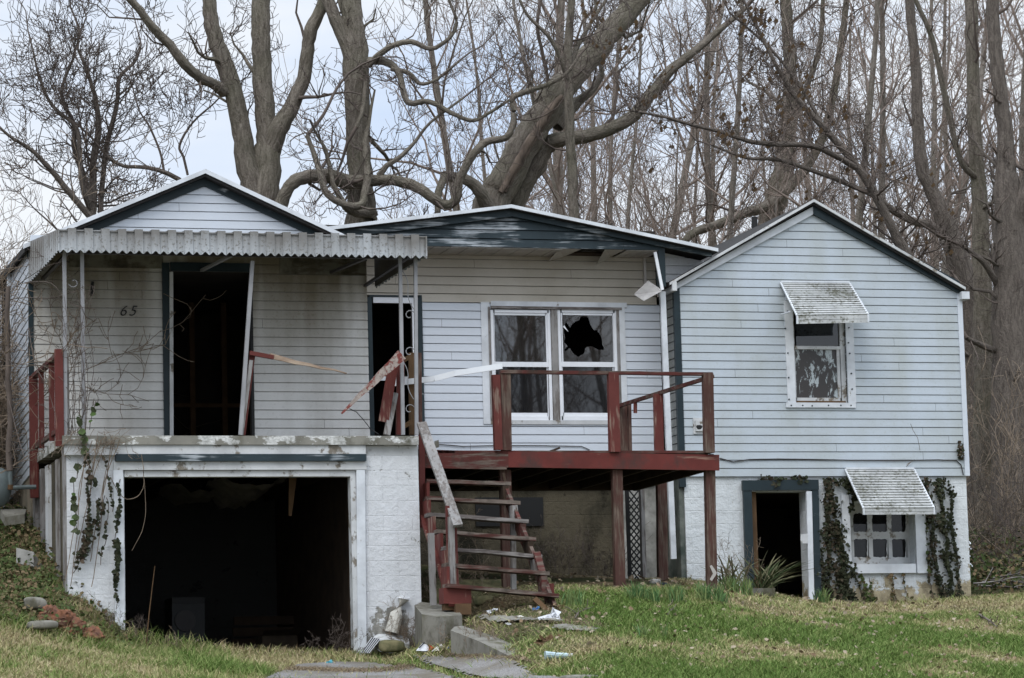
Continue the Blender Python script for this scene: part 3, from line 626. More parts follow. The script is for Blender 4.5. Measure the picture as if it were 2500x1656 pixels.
# upper window
W2 = part(pr(1917, 735, 1937, 984, YR, .035), 'window', M['white'], label='small window with scraped paint on the lower pane')
part(pr(2065, 735, 2084, 984, YR, .035), 'window_jamb', M['white'], W2)
part(pr(1917, 984, 2087, 996, YR, .045), 'window_sill', M['white'], W2)
part(pr(1917, 722, 2084, 735, YR, .035), 'window_head', M['white'], W2)
for (a, b_, c, d, t_) in ((1937, 735, 1942, 984, -.02), (2053, 735, 2065, 984, -.02), (1942, 845, 2053, 853, -.01), (1942, 971, 2053, 979, -.02), (2046, 853, 2053, 971, -.025)):
    part(pr(a, b_, c, d, YR, t_, .07), 'sash_rail', M['white_worn'], W2)
part(pr(1937, 979, 2065, 985, YR, -.0, .1), 'sash_rail', M['stud'], W2)
part(pr(1942, 735, 2053, 845, YR+.06, .002), 'glass_pane', M['screen'], W2); part(pr(1942, 853, 2046, 971, YR+.05, .002), 'glass_pane', M['scraped'], W2)
curt = m_plain('curtain', (.2, .18, .165), .9, .3, 5)
part(MB().add([P(1944, 820, YR+.1), P(1990, 818, YR+.1), P(1985, 845, YR+.1), P(1944, 845, YR+.1)], [(0,1,2,3)]), 'curtain', curt, W2)
part(MB().add([P(1998, 826, YR+.1), P(2010, 822, YR+.1), P(2012, 845, YR+.1), P(1990, 845, YR+.1)], [(0,1,2,3)]), 'curtain', curt, W2)
sc = MB()
for (px, py) in ((1923,760),(1918,802),(1924,862),(1926,922),(1927,975),(1932,990),(1960,990),(1983,991),(2023,990),(2053,990),(2078,990),(2073,800),(2072,837),(2075,863),(2079,912),(2081,950)):
    p = P(px, py, YR-.05); sc.tube([p, p+Vector((0, .02, 0))], .012, 8)
part(sc, 'screw_caps', M['green_clean'], W2)
def win_awning(tl, tr, bl, br, lip, Y0, Y1, arm=True, lab=None):
    a, b_ = P(*tl, Y0), P(*tr, Y0); c, d = P(*bl, Y1), P(*br, Y1)
    c = Vector((c.x, Y1, c.z)); n = 15; mb = MB(); L = d-c; zl_ = lip*mpp(Y1, bl[0])
    c2, d2 = c+Vector((0, 0, zl_)), d+Vector((0, 0, zl_))
    for k in range(n):       # overlapping slats across the slope
        u0, u1 = k/n, (k+1)/n; off = Vector((0, -.014, .012))
        p0, p1 = a+(c2-a)*u0, b_+(d2-b_)*u0; q0, q1 = a+(c2-a)*u1, b_+(d2-b_)*u1
        mb.add([p0, p1, q1+off, q0+off], [(0, 1, 2, 3)]); mb.add([q0+off, q1+off, q1, q0], [(0, 1, 2, 3)])
    for k in range(2):
        u0, u1 = k/2, (k+1)/2; off = Vector((0, -.006, 0)); mb.add([c2+(c-c2)*u0, d2+(d-d2)*u0, d2+(d-d2)*u1+off, c2+(c-c2)*u1+off], [(0, 1, 2, 3)])
    und = Vector((0, .012, -.012)); mb.add([a+und, b_+und, d2+und, c2+und], [(0, 1, 2, 3)])
    aw = mb.build('window_awning', M['awning_moss'], H, fix=False, label=lab)
    part(MB().beam(a, c2, .03, .02).beam(c2, c, .03, .02), 'awning_edge', M['white'], aw); part(MB().beam(b_, d2, .03, .02).beam(d2, d, .03, .02), 'awning_edge', M['white'], aw)
    part(MB().beam(a+Vector((0, -.01, .012)), b_+Vector((0, -.01, .012)), .03, .03), 'awning_edge', M['white'], aw)
    if arm: part(MB().beam(P(tl[0]+1, bl[1]-23, Y0-.03), P(bl[0]-18, bl[1]-30, Y1+.3), .02, .02), 'awning_arm', M['white'], aw)
    return aw
win_awning((1906, 690), (2073, 691), (1947, 791), (2120, 788), 20, YR-.03, YR-.7, lab='lichen spotted aluminium awning over the upper window')
# dryer vent
vn = part(pr(1691, 1021, 1726, 1060, YR, .03), 'dryer_vent', M['white_worn'])
part(pr(1697, 1027, 1722, 1053, YR-.03, .03), 'vent_rim', M['white_worn'], vn)
hv = MB(); c0 = P(1707, 1041, YR-.062); hv.add([c0]+[c0+Vector((.05*math.cos(a*.449), 0, .05*math.sin(a*.449) if math.sin(a*.449) < 0 else .02*math.sin(a*.449))) for a in range(15)], [(0, i, i+1) for i in range(1, 14)]+[(0, 14, 1)]); part(hv, 'vent_hole', M['black'], vn, fix=False)
# cable along the siding
cb = [P(x, y, YR-.03) for x, y in ((1757,1119),(1790,1128),(1830,1122),(1900,1121),(1990,1122),(2080,1124),(2180,1125),(2290,1123),(2335,1125),(2346,1135),(2352,1160))]
part(MB().tube(cb, .009, 5), 'cable', M['dark_iron'])
part(MB().tube([P(x, y, YM-.03) for x, y in ((1060,1084),(1130,1090),(1210,1088),(1300,1088),(1420,1090),(1440,1099))], .007, 5), 'cable', M['dark_iron'])
# stack pipe behind the right roof
sp_ = P(1842, 572, 7.5); part(MB().tube([sp_, P(1842, 530, 7.5)], .05, 10), 'vent_pipe', M['black'])
# basement
zb = -.2; bd = (P(1831, 1320, YR).x, zb, P(1972, 1320, YR).x, P(1900, 1200, YR).z); bw = (P(2074, 1300, YR).x, P(2150, 1377, YR).z, P(2233, 1300, YR).x, P(2150, 1228, YR).z)
wallbox((XR0+.01, zb, XR1+.03, zrb-.004), [bd, bw], YR+.03, YR+.3, 'foundation_wall', M['block_right'], H).__setitem__('label', 'rough white painted block basement under the right wing')
part(MB().box((XR0-.07, YR+.05, zb), (XR0+.005, YR+.7, zrb+.02)), 'corner_post', m_plain('weathered_corner', (.16, .17, .15), .9, .5, 4, c2=(.05, .065, .055)))
part(MB().box((xf1+.003, YM+.05, zb), (XR0-.1, YM+.3, zmb)), 'foundation_wall', m_plain('patch_concrete', (.45, .44, .41), .95, .5, 3, c2=(.18, .18, .16), bscale=30))
room(XR0+.5, XR1-.3, YR+.31, YR+4, .3, zrb-.05, M['room'])
D2 = part(MB().beam(P(1823, 1174, YR-.04), P(1832, 1470, YR-.04), .13, .06), 'door_frame', M['green_clean'])
part(MB().beam(P(1812, 1186, YR-.045), P(1997, 1184, YR-.045), .155, .07), 'frame_head', M['green_clean'], D2)
part(MB().beam(P(1989, 1196, YR-.04), P(1996, 1475, YR-.04), .105, .06), 'frame_side', M['green'], D2)
part(MB().beam(P(1974, 1200, YR-.05), P(1981, 1480, YR-.06), .085, .05), 'door_edge', M['white'], D2)
part(MB().box((bd[0]+.03, YR+.05, zb), (bd[0]+.14, YR+.3, bd[3])), 'frame_jamb', M['stud'], D2)
lk = part(MB().add([P(1955,1305,YR-.08),P(1972,1303,YR-.08),P(1973,1327,YR-.08),P(1958,1327,YR-.08),P(1954,1318,YR-.08)], [(0,1,2,3,4)]), 'latch_plate', M['white_worn'], D2)
W3 = part(pr(2055, 1209, 2074, 1400, YR+.02, .05), 'window', M['white'], label='six pane basement window with flaking paint')
part(pr(2233, 1209, 2258, 1400, YR+.02, .05), 'window_jamb', M['white'], W3); part(pr(2074, 1209, 2233, 1229, YR+.02, .05), 'window_head', M['white'], W3); part(pr(2074, 1378, 2233, 1400, YR+.02, .055), 'window_sill', M['white'], W3)
yy = YR+.25; xs_ = [2074, 2082, 2118, 2128, 2166, 2175, 2212, 2250]; ys_ = [1215, 1252, 1300, 1315, 1362, 1378]
for a, c in ((0, 1), (2, 3), (4, 5), (6, 7)): part(pr(xs_[a], 1222, xs_[c], 1378, yy, .03), 'glazing_bar', M['white_worn'], W3)
for a, c in ((0, 1), (2, 3), (4, 5)): part(pr(2074, ys_[a], 2240, ys_[c], yy, .035), 'glazing_bar', M['white_worn'], W3)
for i in (1, 3, 5):
    for j in (1, 3):
        part(pr(xs_[i], ys_[j], xs_[i+1], ys_[j+1], yy-.004, .002), 'glass_pane', M['dark_glass'], W3)
        o_ = [(xs_[i]-1, ys_[j]-1), (xs_[i+1]+1, ys_[j]-1), (xs_[i+1]+1, ys_[j+1]+1), (xs_[i]-1, ys_[j+1]+1)]
        cx, cy = (xs_[i]+xs_[i+1])/2, (ys_[j]+ys_[j+1])/2; hw, hh = (xs_[i+1]-xs_[i])/2, (ys_[j+1]-ys_[j])/2
        pts = []
        for k in range(36):
            an = 2*math.pi*k/36; ca, sa = math.cos(an), math.sin(an); q = max(abs(ca), abs(sa)); rrr = 1/q*(.985-rng.random()*.09)
            pts.append((cx+hw*ca*rrr, cy+hh*sa*rrr))
        holed(o_, pts, yy-.032, M['white_worn'], 'flaked_putty', W3)
win_awning((2064, 1146), (2231, 1146), (2109, 1257), (2281, 1256), 15, YR-.03, YR-.72, arm=False, lab='lichen spotted aluminium awning over the basement window')
# --- porch awning of corrugated metal
ax0, ax1 = P(145, 580, -.3).x, P(1043, 600, -.3).x; ay = -.3
ztl = P(590, 568, ay).z; zbl = P(590, 618, ay).z
hL = (P(150, 553, ay).z-P(150, 606, ay).z)
b = MB(); n = 45; wd_ = (ax1-ax0)/n
aw_top = []
for i in range(n):
    x = ax0+i*wd_; y = ay if i % 2 else ay+.022; zt_ = ztl+.018*(i % 2); z_b = zbl
    k = 8; V = []; 
    for j in range(k+1):
        u = j/k; V.append((x+wd_*u, y+.004*math.sin(u*math.pi*3), z_b-.012*abs(math.cos(u*math.pi))-.006+.014*math.cos(u*math.pi*2)*-1))
    for j in range(k+1): V.append((x+wd_*j/k, y, zt_))
    b.add(V, [(j, j+1, k+2+j, k+1+j) for j in range(k)])
    b.add([(x, ay, zt_), (x, ay+.022, zt_), (x, ay+.022, z_b), (x, ay, z_b)], [(0, 1, 2, 3)])
AW = b.build('porch_awning', M['awning'], H, fix=False, label='long corrugated metal awning across the left porch')
# roof pans, rising to the wall
b = MB(); zr_ = P(590, 608, YL).z
for i in range(n):
    x = ax0+i*wd_; o = .03*(i % 2)
    b.add([(x, ay, ztl-.02+o), (x+wd_, ay, ztl-.02+o), (x+wd_, YL-.02, zr_+o), (x, YL-.02, zr_+o)], [(0, 1, 2, 3)])
    b.add([(x, ay, ztl-.02), (x, ay, ztl+.01), (x, YL-.02, zr_+.03), (x, YL-.02, zr_)], [(0, 1, 2, 3)])
b.build('awning_pan', M['pan'], AW, fix=False)
for X in (ax0, ax1):    # side wings
    b = MB(); m_ = 30; dy = (YL-.03-ay)/m_
    for i in range(m_):
        y = ay+i*dy; o = .02*(i % 2); za = ztl+(zr_+.04-ztl)*(i/m_); 
        b.add([(X-o, y, zbl-.01*(i % 2)-.012), (X-o, y+dy, zbl-.01*(i % 2)), (X-o, y+dy, za), (X-o, y, za)], [(0, 1, 2, 3)])
        b.add([(X, y, zbl), (X-.02, y, zbl), (X-.02, y, za), (X, y, za)], [(0, 1, 2, 3)])
    b.build('awning_wing', M['awning'], AW, fix=False)
    s_ = .012 if X == ax0 else -.034; b = MB(); b.add([(X+s_, ay+.03, zbl+.005), (X+s_, YL-.03, zbl+.005), (X+s_, YL-.03, zr_-.02), (X+s_, ay+.03, ztl-.04)], [(0, 1, 2, 3)]); b.build('awning_lining', M['pan'], AW, fix=False)
zc = zbl+.02
for (px, ze) in ((590, .2), (1012, .02), (178, .05), (925, .2)):
    x = P(px, 600, ay).x; part(MB().beam((x, ay+.05, zbl+.04), (x, YL-.04, zbl+ze), .05, .035, n=(0, 0, 1)), 'awning_strut', M['iron' if px == 590 else 'dark_iron'], AW)
part(MB().beam((ax0+.05, .1, zbl+.04), (ax1-.05, .1, zbl+.04), .05, .05), 'awning_beam', M['dark_iron'], AW)
# iron posts with scrolls
def scroll(mb, c, r, a0, a1, turns_in=.35, k=22):
    pts = []
    for i in range(k+1):
        u = i/k; an = a0+(a1-a0)*u; rr_ = r*(1-(1-turns_in)*u); pts.append(c+Vector((rr_*math.cos(an), 0, rr_*math.sin(an))))
    mb.tube(pts, .006, 5)
def post(px0, py0, px1, py1, Y, par=AW, m='iron'): return part(MB().beam(P(px0, py0, Y), P(px1, py1, Y), .045, .045), 'awning_post', M[m], par)
post(157, 608, 160, 1062, .02); p_ = post(200, 612, 205, 1060, .06)
q1 = post(976, 600, 984, 1062, .05); post(1014, 612, 1017, 1062, .02)
for cy in (770, 860, 1000): sc = MB(); scroll(sc, P(1000, cy, .04), .075, math.pi*.1, math.pi*1.7); part(sc, 'iron_scroll', M['iron'], AW)
for y0 in (660, 880): 
    sc = MB(); a = P(982, y0, .04); c = P(1010, y0+95, .04); sc.tube([a.lerp(c, u)+Vector((.03*math.sin(u*math.pi*2), 0, 0)) for u in [i/12 for i in range(13)]], .006, 5); part(sc, 'iron_scroll', M['iron'], AW)
for cy in (690, 830): sc = MB(); scroll(sc, P(180, cy, .04), .07, math.pi*1.1, math.pi*2.7); part(sc, 'iron_scroll', M['iron'], AW)
part(MB().beam(P(616, 638, -.02), P(587, 1062, -.02), .05, .045), 'awning_post', M['iron'], AW, label='leaning pale post in front of the doorway')
# ---------------------------------------------------------------- porch rail, deck, stairs, loose boards
def bp(m_, x0, y0, Y0, x1, y1, Y1, wpx, t=.04, w2=None, seg=1, wob=0):
    mm = mpp(Y0, (x0+x1)/2); return m_.beam(P(x0, y0, Y0), P(x1, y1, Y1), wpx*mm, t, w2=None if w2 is None else w2*mm, seg=seg, wob=wob, rng=rng)
YD = .4
Rl = thing('porch_railing', 'red painted wooden railing at the left end of the porch slab', 'railing', (xs0, 1, zslab))
xr = xs0-.03
def onx(px, py): p = PX(px, py, xr); return p
part(bp(MB(), 143, 853, .0, 146, 1090, .0, 20, .06), 'rail_post', M['red'], Rl)
part(bp(MB(), 163, 862, .35, 165, 1062, .35, 9, .05), 'rail_post', M['grey_wood'], Rl, label='grey weathered post behind the red one')
zt0 = P(143, 862, 0).z; zb0 = P(140, 1040, 0).z; yb_ = 2.45
part(MB().box((xr-.03, 0.05, zt0-.04), (xr+.06, yb_, zt0+.01)), 'top_rail', M['red_worn'], Rl)
part(MB().box((xr-.0, 0.05, zb0-.06), (xr+.05, yb_, zb0+.0)), 'bottom_rail', M['red_worn'], Rl)
for y in (.75, 1.75): part(MB().box((xr-.02, y, zb0-.12), (xr+.05, y+.04, zt0-.042)), 'baluster', M['red'], Rl)
part(MB().box((xr-.06, yb_-.1, zslab-.6), (xr+.05, yb_, zt0-.02)), 'rail_post', M['red'], Rl)
# deck
D = thing('wooden_deck', 'red framed wooden deck on posts in front of the double window', 'deck', (P(1400, 1430, YD).x, YD+1.5, 0))
dx0, dx1 = P(1024, 1110, YD).x, P(1755, 1128, YD).x; zd1 = P(1400, 1108, YD).z; zd0 = P(1400, 1145, YD).z
def dl(px): return P(px, 1098+(px-1030)*.0145, YD)
part(bp(MB(), 1240, 1122, YD, 1755, 1130, YD, 38, .045), 'rim_beam', M['red_h'], D)
part(bp(MB(), 1020, 1117, YD, 1241, 1123, YD, 38, .04), 'rim_beam', M['red_worn'], D, label='worn left part of the rim beam')
part(bp(MB(), 1030, 1139, YD-.03, 1236, 1143, YD-.03, 8, .05), 'ledger_strip', M['red_worn'], D)
b = MB(); yy = YD-.02; k = 0; zt_ = P(1300, 1101, YD).z
while yy < 3.9:
    b.box((dx0, yy, zt_-.035), (dx1-.1, yy+.13, zt_+rng.uniform(-.004, .004))); yy += .138
part(b, 'deck_boards', M['red_worn'], D)
XD = P(1745, 1128, YD).x
part(MB().box((XD-.05, YD+.03, zd0-.01), (XD, 3.9, zt_-.04)), 'side_beam', M['dark_wood'], D)
for i in range(9):
    x = dx0+.5+i*.47
    if x < XD-.1: part(MB().box((x, YD+.04, zd0+.02), (x+.045, 3.9, zt_-.04)), 'joist', M['dark_wood'], D)
part(MB().box((dx0, 3.9, zd0), (XD, 3.95, zt_-.04)), 'back_beam', M['dark_wood'], D)
YB = 3.7
for (x0, y0, x1, y1, Y, wp, m) in ((1505, 1148, 1513, 1445, YD+.1, 25, 'red_wood'), (1732, 1148, 1737, 1448, YD+.1, 24, 'red_wood'), (1614, 1165, 1618, 1418, YB-.6, 24, 'red_wood'),
        (1232, 1148, 1240, 1440, YD+.15, 27, 'red_wood'), (1566, 1188, 1572, 1410, YB+.3, 10, 'grey_wood')):
    part(bp(MB(), x0, y0, Y, x1, y1, Y, wp, .1, seg=3, wob=.003), 'support_post', M[m], D)
for (x0, y0, x1, y1, Y, wp, m, lb) in ((1210, 916, 1216, 1099, YD-.03, 19, 'red', None), (1233, 906, 1236, 1100, YD, 24, 'red_wood', 'brown inner post of the pair by the stairs'), (1496, 910, 1500, 1104, YD-.03, 26, 'red', None), (1727, 912, 1731, 1106, YD-.03, 25, 'red_wood', None)):
    part(bp(MB(), x0, y0, Y, x1, y1, Y, wp, .09), 'rail_post', M[m], D, label=lb)
part(bp(MB(), 1222, 908, YD-.02, 1738, 914, YD-.02, 8, .09, seg=5, wob=.004), 'top_rail', M['red_worn'], D)
part(MB().beam(P(1736, 920, YD), P(1509, 992, YB), .05, .1), 'side_rail', M['red_worn'], D)
part(bp(MB(), 1520, 990, YB, 1522, 1108, YB, 19, .06), 'rail_post', M['red_wood'], D)
part(bp(MB(), 1536, 988, YB-.15, 1538, 1108, YB-.15, 8, .06), 'baluster', M['red_wood'], D)
part(bp(MB(), 1606, 962, 2.1, 1609, 1106, 2.1, 22, .06), 'rail_post', M['red'], D)
part(bp(MB(), 1551, 982, 3.0, 1551, 1009, 3.0, 8, .03), 'hanging_baluster', M['red'], D)
part(bp(MB(), 1344, 1102, YD+.3, 1366, 1094, YD+.35, 5, .04), 'splinter', M['dark_wood'], D)
# lattice at the back under the deck
Lt = MB(); x0_, x1_ = 1534, 1566; YLt = 4.3
for k in range(-2, 14):
    ya = 1195+k*17
    for sgn in (1, -1):
        pa = (x0_, ya if sgn == 1 else ya+34); pb = (x1_, ya+40 if sgn == 1 else ya-6)
        if 1180 < ya < 1400: bp(Lt, pa[0], pa[1], YLt+.012*sgn, pb[0], pb[1], YLt+.012*sgn, 3.4, .008)
bp(Lt, 1530, 1190, YLt-.03, 1538, 1410, YLt-.03, 9, .03); bp(Lt, 1563, 1190, YLt-.03, 1573, 1410, YLt-.03, 6, .03)
lt = tag(Lt.build('lattice_panel', M['black']), 'dark diamond lattice panel standing under the deck', 'lattice')
# stairs
ST = thing('wooden_stairs', 'sagging open red wooden stairs leading from the lawn up to the deck', 'stairs', tuple(P(1240, 1470, -1.9)))
tr = [(1036, 1176, 1241, 1183, .25), (1038, 1218, 1264, 1230, -.05), (1042, 1258, 1284, 1275, -.35), (1060, 1299, 1302, 1318, -.65), (1078, 1340, 1317, 1361, -.95), (1084, 1380, 1335, 1402, -1.25), (1086, 1431, 1358, 1456, -1.55)]
for i, (x0, y0, x1, y1, Y) in enumerate(tr):
    part(bp(MB(), x0, y0, Y+.12, x1, y1, Y+.12, 9, .27, seg=5, wob=.006), 'tread', M['tread' if i not in (2, 4) else 'grey_wood_h'], ST)
part(bp(MB(), 1029, 1040, YD-.08, 1030, 1289, YD-.08, 14, .06), 'stair_post', M['red'], ST)
# stringers: sawtooth boards
def stringer(pts_up, wid, X_off, m, t=.045):
    mb = MB()
    for (a, c) in zip(pts_up[:-1], pts_up[1:]): mb.beam(P(*a), P(*c), wid, t, n=(1, 0, 0))
    return mb
lt_pts = [(1036, 1240, .2), (1062, 1320, -.5), (1090, 1400, -1.1), (1120, 1490, -1.65)]
b = MB()
for i in range(len(tr)-1):
    x, y, Y = tr[i][0]+(4 if i > 1 else 2), tr[i][1], tr[i][4]; x2, y2, Y2 = tr[i+1][0], tr[i+1][1], tr[i+1][4]
    a = P(x+6, y+5, Y); c = P(x2+10, y2+5, Y2)
    X = (a.x+c.x)/2
    b = MB(); b.add([(X+s_, a.y+.15, a.z) for s_ in (-.02, .02)]+[(X+s_, a.y-.15, a.z) for s_ in (-.02, .02)]+[(X+s_, a.y-.13, c.z-.1) for s_ in (-.02, .02)]+[(X+s_, a.y+.15, c.z-.02) for s_ in (-.02, .02)],
          [(0, 2, 4, 6), (1, 3, 5, 7), (0, 1, 3, 2), (2, 3, 5, 4), (4, 5, 7, 6), (6, 7, 1, 0)]); part(b, 'riser_block', M['red'], ST)
part(MB().beam(P(1040, 1262, .1), P(1112, 1478, -1.5), .17, .045, n=(0, 1, 0), seg=3), 'stringer', M['red'], ST)
for i in range(len(tr)-1):
    x, y, Y = tr[i][2]-14, tr[i][3], tr[i][4]; x2, y2, Y2 = tr[i+1][2]-12, tr[i+1][3], tr[i+1][4]
    part(MB().beam(P(x+2, y+5, Y+.05), P(x+5, y2-3, Y+.05), .075, .2), 'riser_block', M[('dark_wood', 'grey_wood', 'red_worn')[i % 3]], ST)
part(MB().beam(P(1230, 1195, .35), P(1352, 1490, -1.5), .2, .045, n=(1, 0, 0)), 'stringer', M['red_worn'], ST)
part(bp(MB(), 1228, 1155, .3, 1262, 1290, .28, 6, .03), 'brace', M['dark_wood'], ST)
part(bp(MB(), 1252, 1235, -.1, 1254, 1450, -.1, 12, .06), 'stair_post', M['grey_wood'], ST)
part(bp(MB(), 1310, 1350, -1.0, 1348, 1490, -1.4, 16, .06), 'stair_post', M['red_worn'], ST)
part(bp(MB(), 1092, 1235, -1.2, 1098, 1440, -1.2, 9, .05), 'newel_post', M['red'], ST)
part(bp(MB(), 1109, 1290, -1.22, 1114, 1440, -1.22, 11, .05), 'newel_post', M['red'], ST)
part(bp(MB(), 1101, 1262, -1.3, 1105, 1476, -1.3, 14, .06), 'newel_post', M['grey_wood'], ST)
part(bp(MB(), 1052, 1302, -.9, 1058, 1478, -.9, 14, .07), 'newel_post', M['grey_wood'], ST)
part(MB().box(tuple(P(1084, 1474, -1.5)), tuple(P(1138, 1437, -1.25))), 'stair_foot', M['red'], ST)
part(MB().box(tuple(P(1086, 1490, -1.45)), tuple(P(1113, 1476, -1.3))), 'stair_foot', M['stud'], ST)
part(MB().box(tuple(P(1113, 1501, -1.55)), tuple(P(1138, 1476, -1.3))), 'stair_foot', M['stud'], ST)
part(bp(MB(), 1345, 1425, -1.2, 1350, 1500, -1.2, 11, .06), 'stair_post', M['red'], ST)
part(bp(MB(), 1305, 1462, -1.6, 1345, 1500, -1.7, 12, .05), 'brace', M['stud'], ST)
part(bp(MB(), 1367, 1478, -1.6, 1372, 1512, -1.6, 19, .08), 'stake', M['stud'], ST)
# handrail plank fallen against the stairs
tag(bp(MB(), 1029, 1033, -.2, 1118, 1284, -1.4, 23, .045, seg=4, wob=.003).build('fallen_handrail', M['grey_wood']), 'grey weathered handrail plank leaning down over the left side of the stairs', 'plank')
# loose things on the porch
def loose(mb, name, m, lab, cat): return tag(mb.build(name, M[m]), lab, cat)
BR = thing('broken_railing', 'broken red rail with a splintered end beside the front doorway', 'railing', tuple(P(600, 1062, .0)))
part(bp(MB(), 616, 866, .05, 592, 1062, .05, 13, .05), 'rail_post', M['red'], BR); part(bp(MB(), 613, 880, .0, 589, 1062, .0, 9, .04), 'rail_post', M['grey_wood'], BR)
part(bp(MB(), 609, 862, -.02, 668, 873, -.02, 10, .06, w2=10), 'top_rail', M['red'], BR)
part(bp(MB(), 658, 869, -.03, 846, 912, -.03, 13, .04, w2=2, seg=6, wob=.012), 'splintered_end', m_plain('raw_split_wood', (.42, .33, .25), .9, .5, 12, (.2, 1, 1), c2=(.2, .13, .09)), BR)
loose(bp(MB(), 981, 866, -.12, 834, 1010, -.05, 27, .04, w2=4, seg=6, wob=.006), 'snapped_plank', 'red_white', 'snapped flaking red plank hanging diagonally across the middle doorway', 'plank')
R2 = thing('porch_rail_remains', 'red broken rail posts and boards leaning in the middle doorway', 'railing', tuple(P(975, 1062, .2)))
part(bp(MB(), 962, 880, .15, 936, 1030, .15, 24, .04), 'rail_board', M['red'], R2)
part(bp(MB(), 978, 880, .3, 976, 1062, .3, 18, .05), 'rail_post', M['red'], R2)
part(bp(MB(), 1004, 862, .5, 1006, 1062, .5, 13, .05), 'rail_post', M['stud'], R2)
part(bp(MB(), 1022, 862, .1, 1024, 1062, .1, 12, .06), 'rail_post', M['red_wood'], R2)
part(MB().beam(P(1005, 1030, .3), P(980, 1045, .3), .06, .05), 'rail_board', M['stud'], R2)
part(MB().beam(P(1010, 866, .3), P(985, 880, .3), .06, .05), 'rail_board', M['stud'], R2)
loose(bp(MB(), 964, 960, .25, 944, 1062, .1, 16, .04), 'grey_board', 'grey_wood', 'short grey weathered board leaning in the middle doorway behind the red rail boards', 'plank')
b = MB(); pts = [P(948, 938, .6), P(1060, 925, .3), P(1110, 912, .2), P(1226, 894, .0)]
for a, c in zip(pts[:-1], pts[1:]): b.beam(a, c, .075, .05)
loose(b, 'fallen_gutter', 'white_vinyl', 'bent length of white gutter resting between the iron posts and the deck post', 'gutter')
b = MB().tube([P(x, y, -.05) for x, y in ((853,998),(870,1006),(888,1026),(905,1048),(925,1061))], .006, 5)
loose(b, 'loose_wire', 'black', 'thin black wire hanging from the snapped red plank', 'wire')
loose(MB().add([P(1060,1078,.5),P(1071,1074,.5),P(1072,1092,.5),P(1062,1095,.5)]+[P(1060,1078,.55),P(1071,1074,.55),P(1072,1092,.55),P(1062,1095,.55)], [(0,1,2,3),(4,5,6,7),(0,1,5,4),(1,2,6,5),(2,3,7,6),(3,0,4,7)]), 'tile_scrap', 'concrete', 'small grey scrap of tile standing on the deck beside the fallen handrail', 'debris')
# arrow on the right deck post
ar = [(1733,1382),(1738,1380),(1750,1398),(1748,1404),(1738,1419),(1733,1415),(1741,1401)]
a3 = [P(x, y, YD-.0) for x, y in ar]; a4 = [p+Vector((0, .012, 0)) for p in a3]; n = len(ar)
loose(MB().add(a3+a4, [tuple(range(n)), tuple(range(2*n-1, n-1, -1))]+[(i, (i+1) % n, n+(i+1) % n, n+i) for i in range(n)]), 'arrow_marker', 'soffit', 'cream arrow shaped marker fixed low on the right deck post', 'marker')
# ---------------------------------------------------------------- terrain
ctrl = []
def g(px, py, Y): p = P(px, py, Y); ctrl.append((p.x, p.y, p.z))
for px, rows in {
    -60: ((1656,-5.5),(1560,-2.8),(1500,-1.2),(1400,1.0),(1290,3.2),(1255,5)),
    90: ((1656,-5.3),(1575,-2.6),(1510,-1.0),(1420,.4),(1300,2.4)),
    200: ((1656,-5),(1590,-2.2),(1545,-.9),(1455,.05)),
    300: ((1656,-4.6),(1605,-1.9),(1578,-.35)),
    450: ((1656,-4.2),(1612,-1.6),(1597,-.3)), 650: ((1656,-3.9),(1618,-1.6),(1603,-.3)), 850: ((1656,-3.8),(1622,-1.6),(1606,-.3)),
    1000: ((1656,-3.9),(1622,-2.2),(1598,-.6),(1575,-.0)),
    1095: ((1660,-4.1),(1600,-2.5)), 1150: ((1600,-2.9),(1660,-4.6)),
    1165: ((1510,-1.7),(1478,-.4),(1450,.6)),
    1260: ((1660,-5.6),(1612,-4.4),(1540,-2.9),(1492,-1.7),(1440,.2),(1412,3)),
    1400: ((1660,-6.8),(1580,-4.5),(1510,-2.4),(1465,-.9),(1432,.4),(1412,3)),
    1520: ((1660,-7.2),(1560,-4.2),(1490,-1.8),(1438,.4),(1415,3.2)),
    1740: ((1660,-7.3),(1560,-4.0),(1490,-1.5),(1440,.4),(1424,3.2)),
    1900: ((1660,-7.3),(1560,-3.6),(1500,-.8),(1470,2.0),(1457,4.4)),
    2100: ((1660,-7.2),(1560,-3.0),(1510,.2),(1485,2.6),(1474,4.5)),
    2330: ((1660,-7),(1560,-2.4),(1510,.6),(1478,3),(1461,4.6),(1440,7)),
    2520: ((1660,-6.8),(1550,-1.8),(1490,1.6),(1440,5),(1400,9))}.items():
    for py, Y in rows: g(px, py, Y)
for x in (-30, -12, 8, 30, 50): ctrl += [(x, -44, -3.1), (x, -30, -2.7), (x, -15, -1.8 if x < 20 else -1.5), (x, 16, 1.5), (x, 40, 1.8), (x, 120, 2.2)]
C_ = np.array(ctrl); 
def tps(r2): return np.where(r2 > 1e-9, .5*r2*np.log(np.maximum(r2, 1e-9)), 0)
SCL = 10.0
X_ = C_[:, :2]/SCL; n_ = len(X_)
K = tps(((X_[:, None]-X_[None])**2).sum(-1))+np.eye(n_)*.0004
A_ = np.zeros((n_+3, n_+3)); A_[:n_, :n_] = K; A_[:n_, n_] = 1; A_[:n_, n_+1:] = X_; A_[n_, :n_] = 1; A_[n_+1:, :n_] = X_.T
sol = np.linalg.solve(A_, np.r_[C_[:, 2], 0, 0, 0])
def gz(x, y):
    x = np.atleast_1d(np.asarray(x, float)); y = np.atleast_1d(np.asarray(y, float)); q = np.stack([x, y], -1)/SCL; out = np.empty(len(q))
    for s in range(0, len(q), 20000):
        b_ = q[s:s+20000]; out[s:s+20000] = tps(((b_[:, None]-X_[None])**2).sum(-1)) @ sol[:n_]+sol[n_]+b_ @ sol[n_+1:]
    return np.clip(out, -3.4, 3.5)
def gz1(x, y): return float(gz([x], [y])[0])
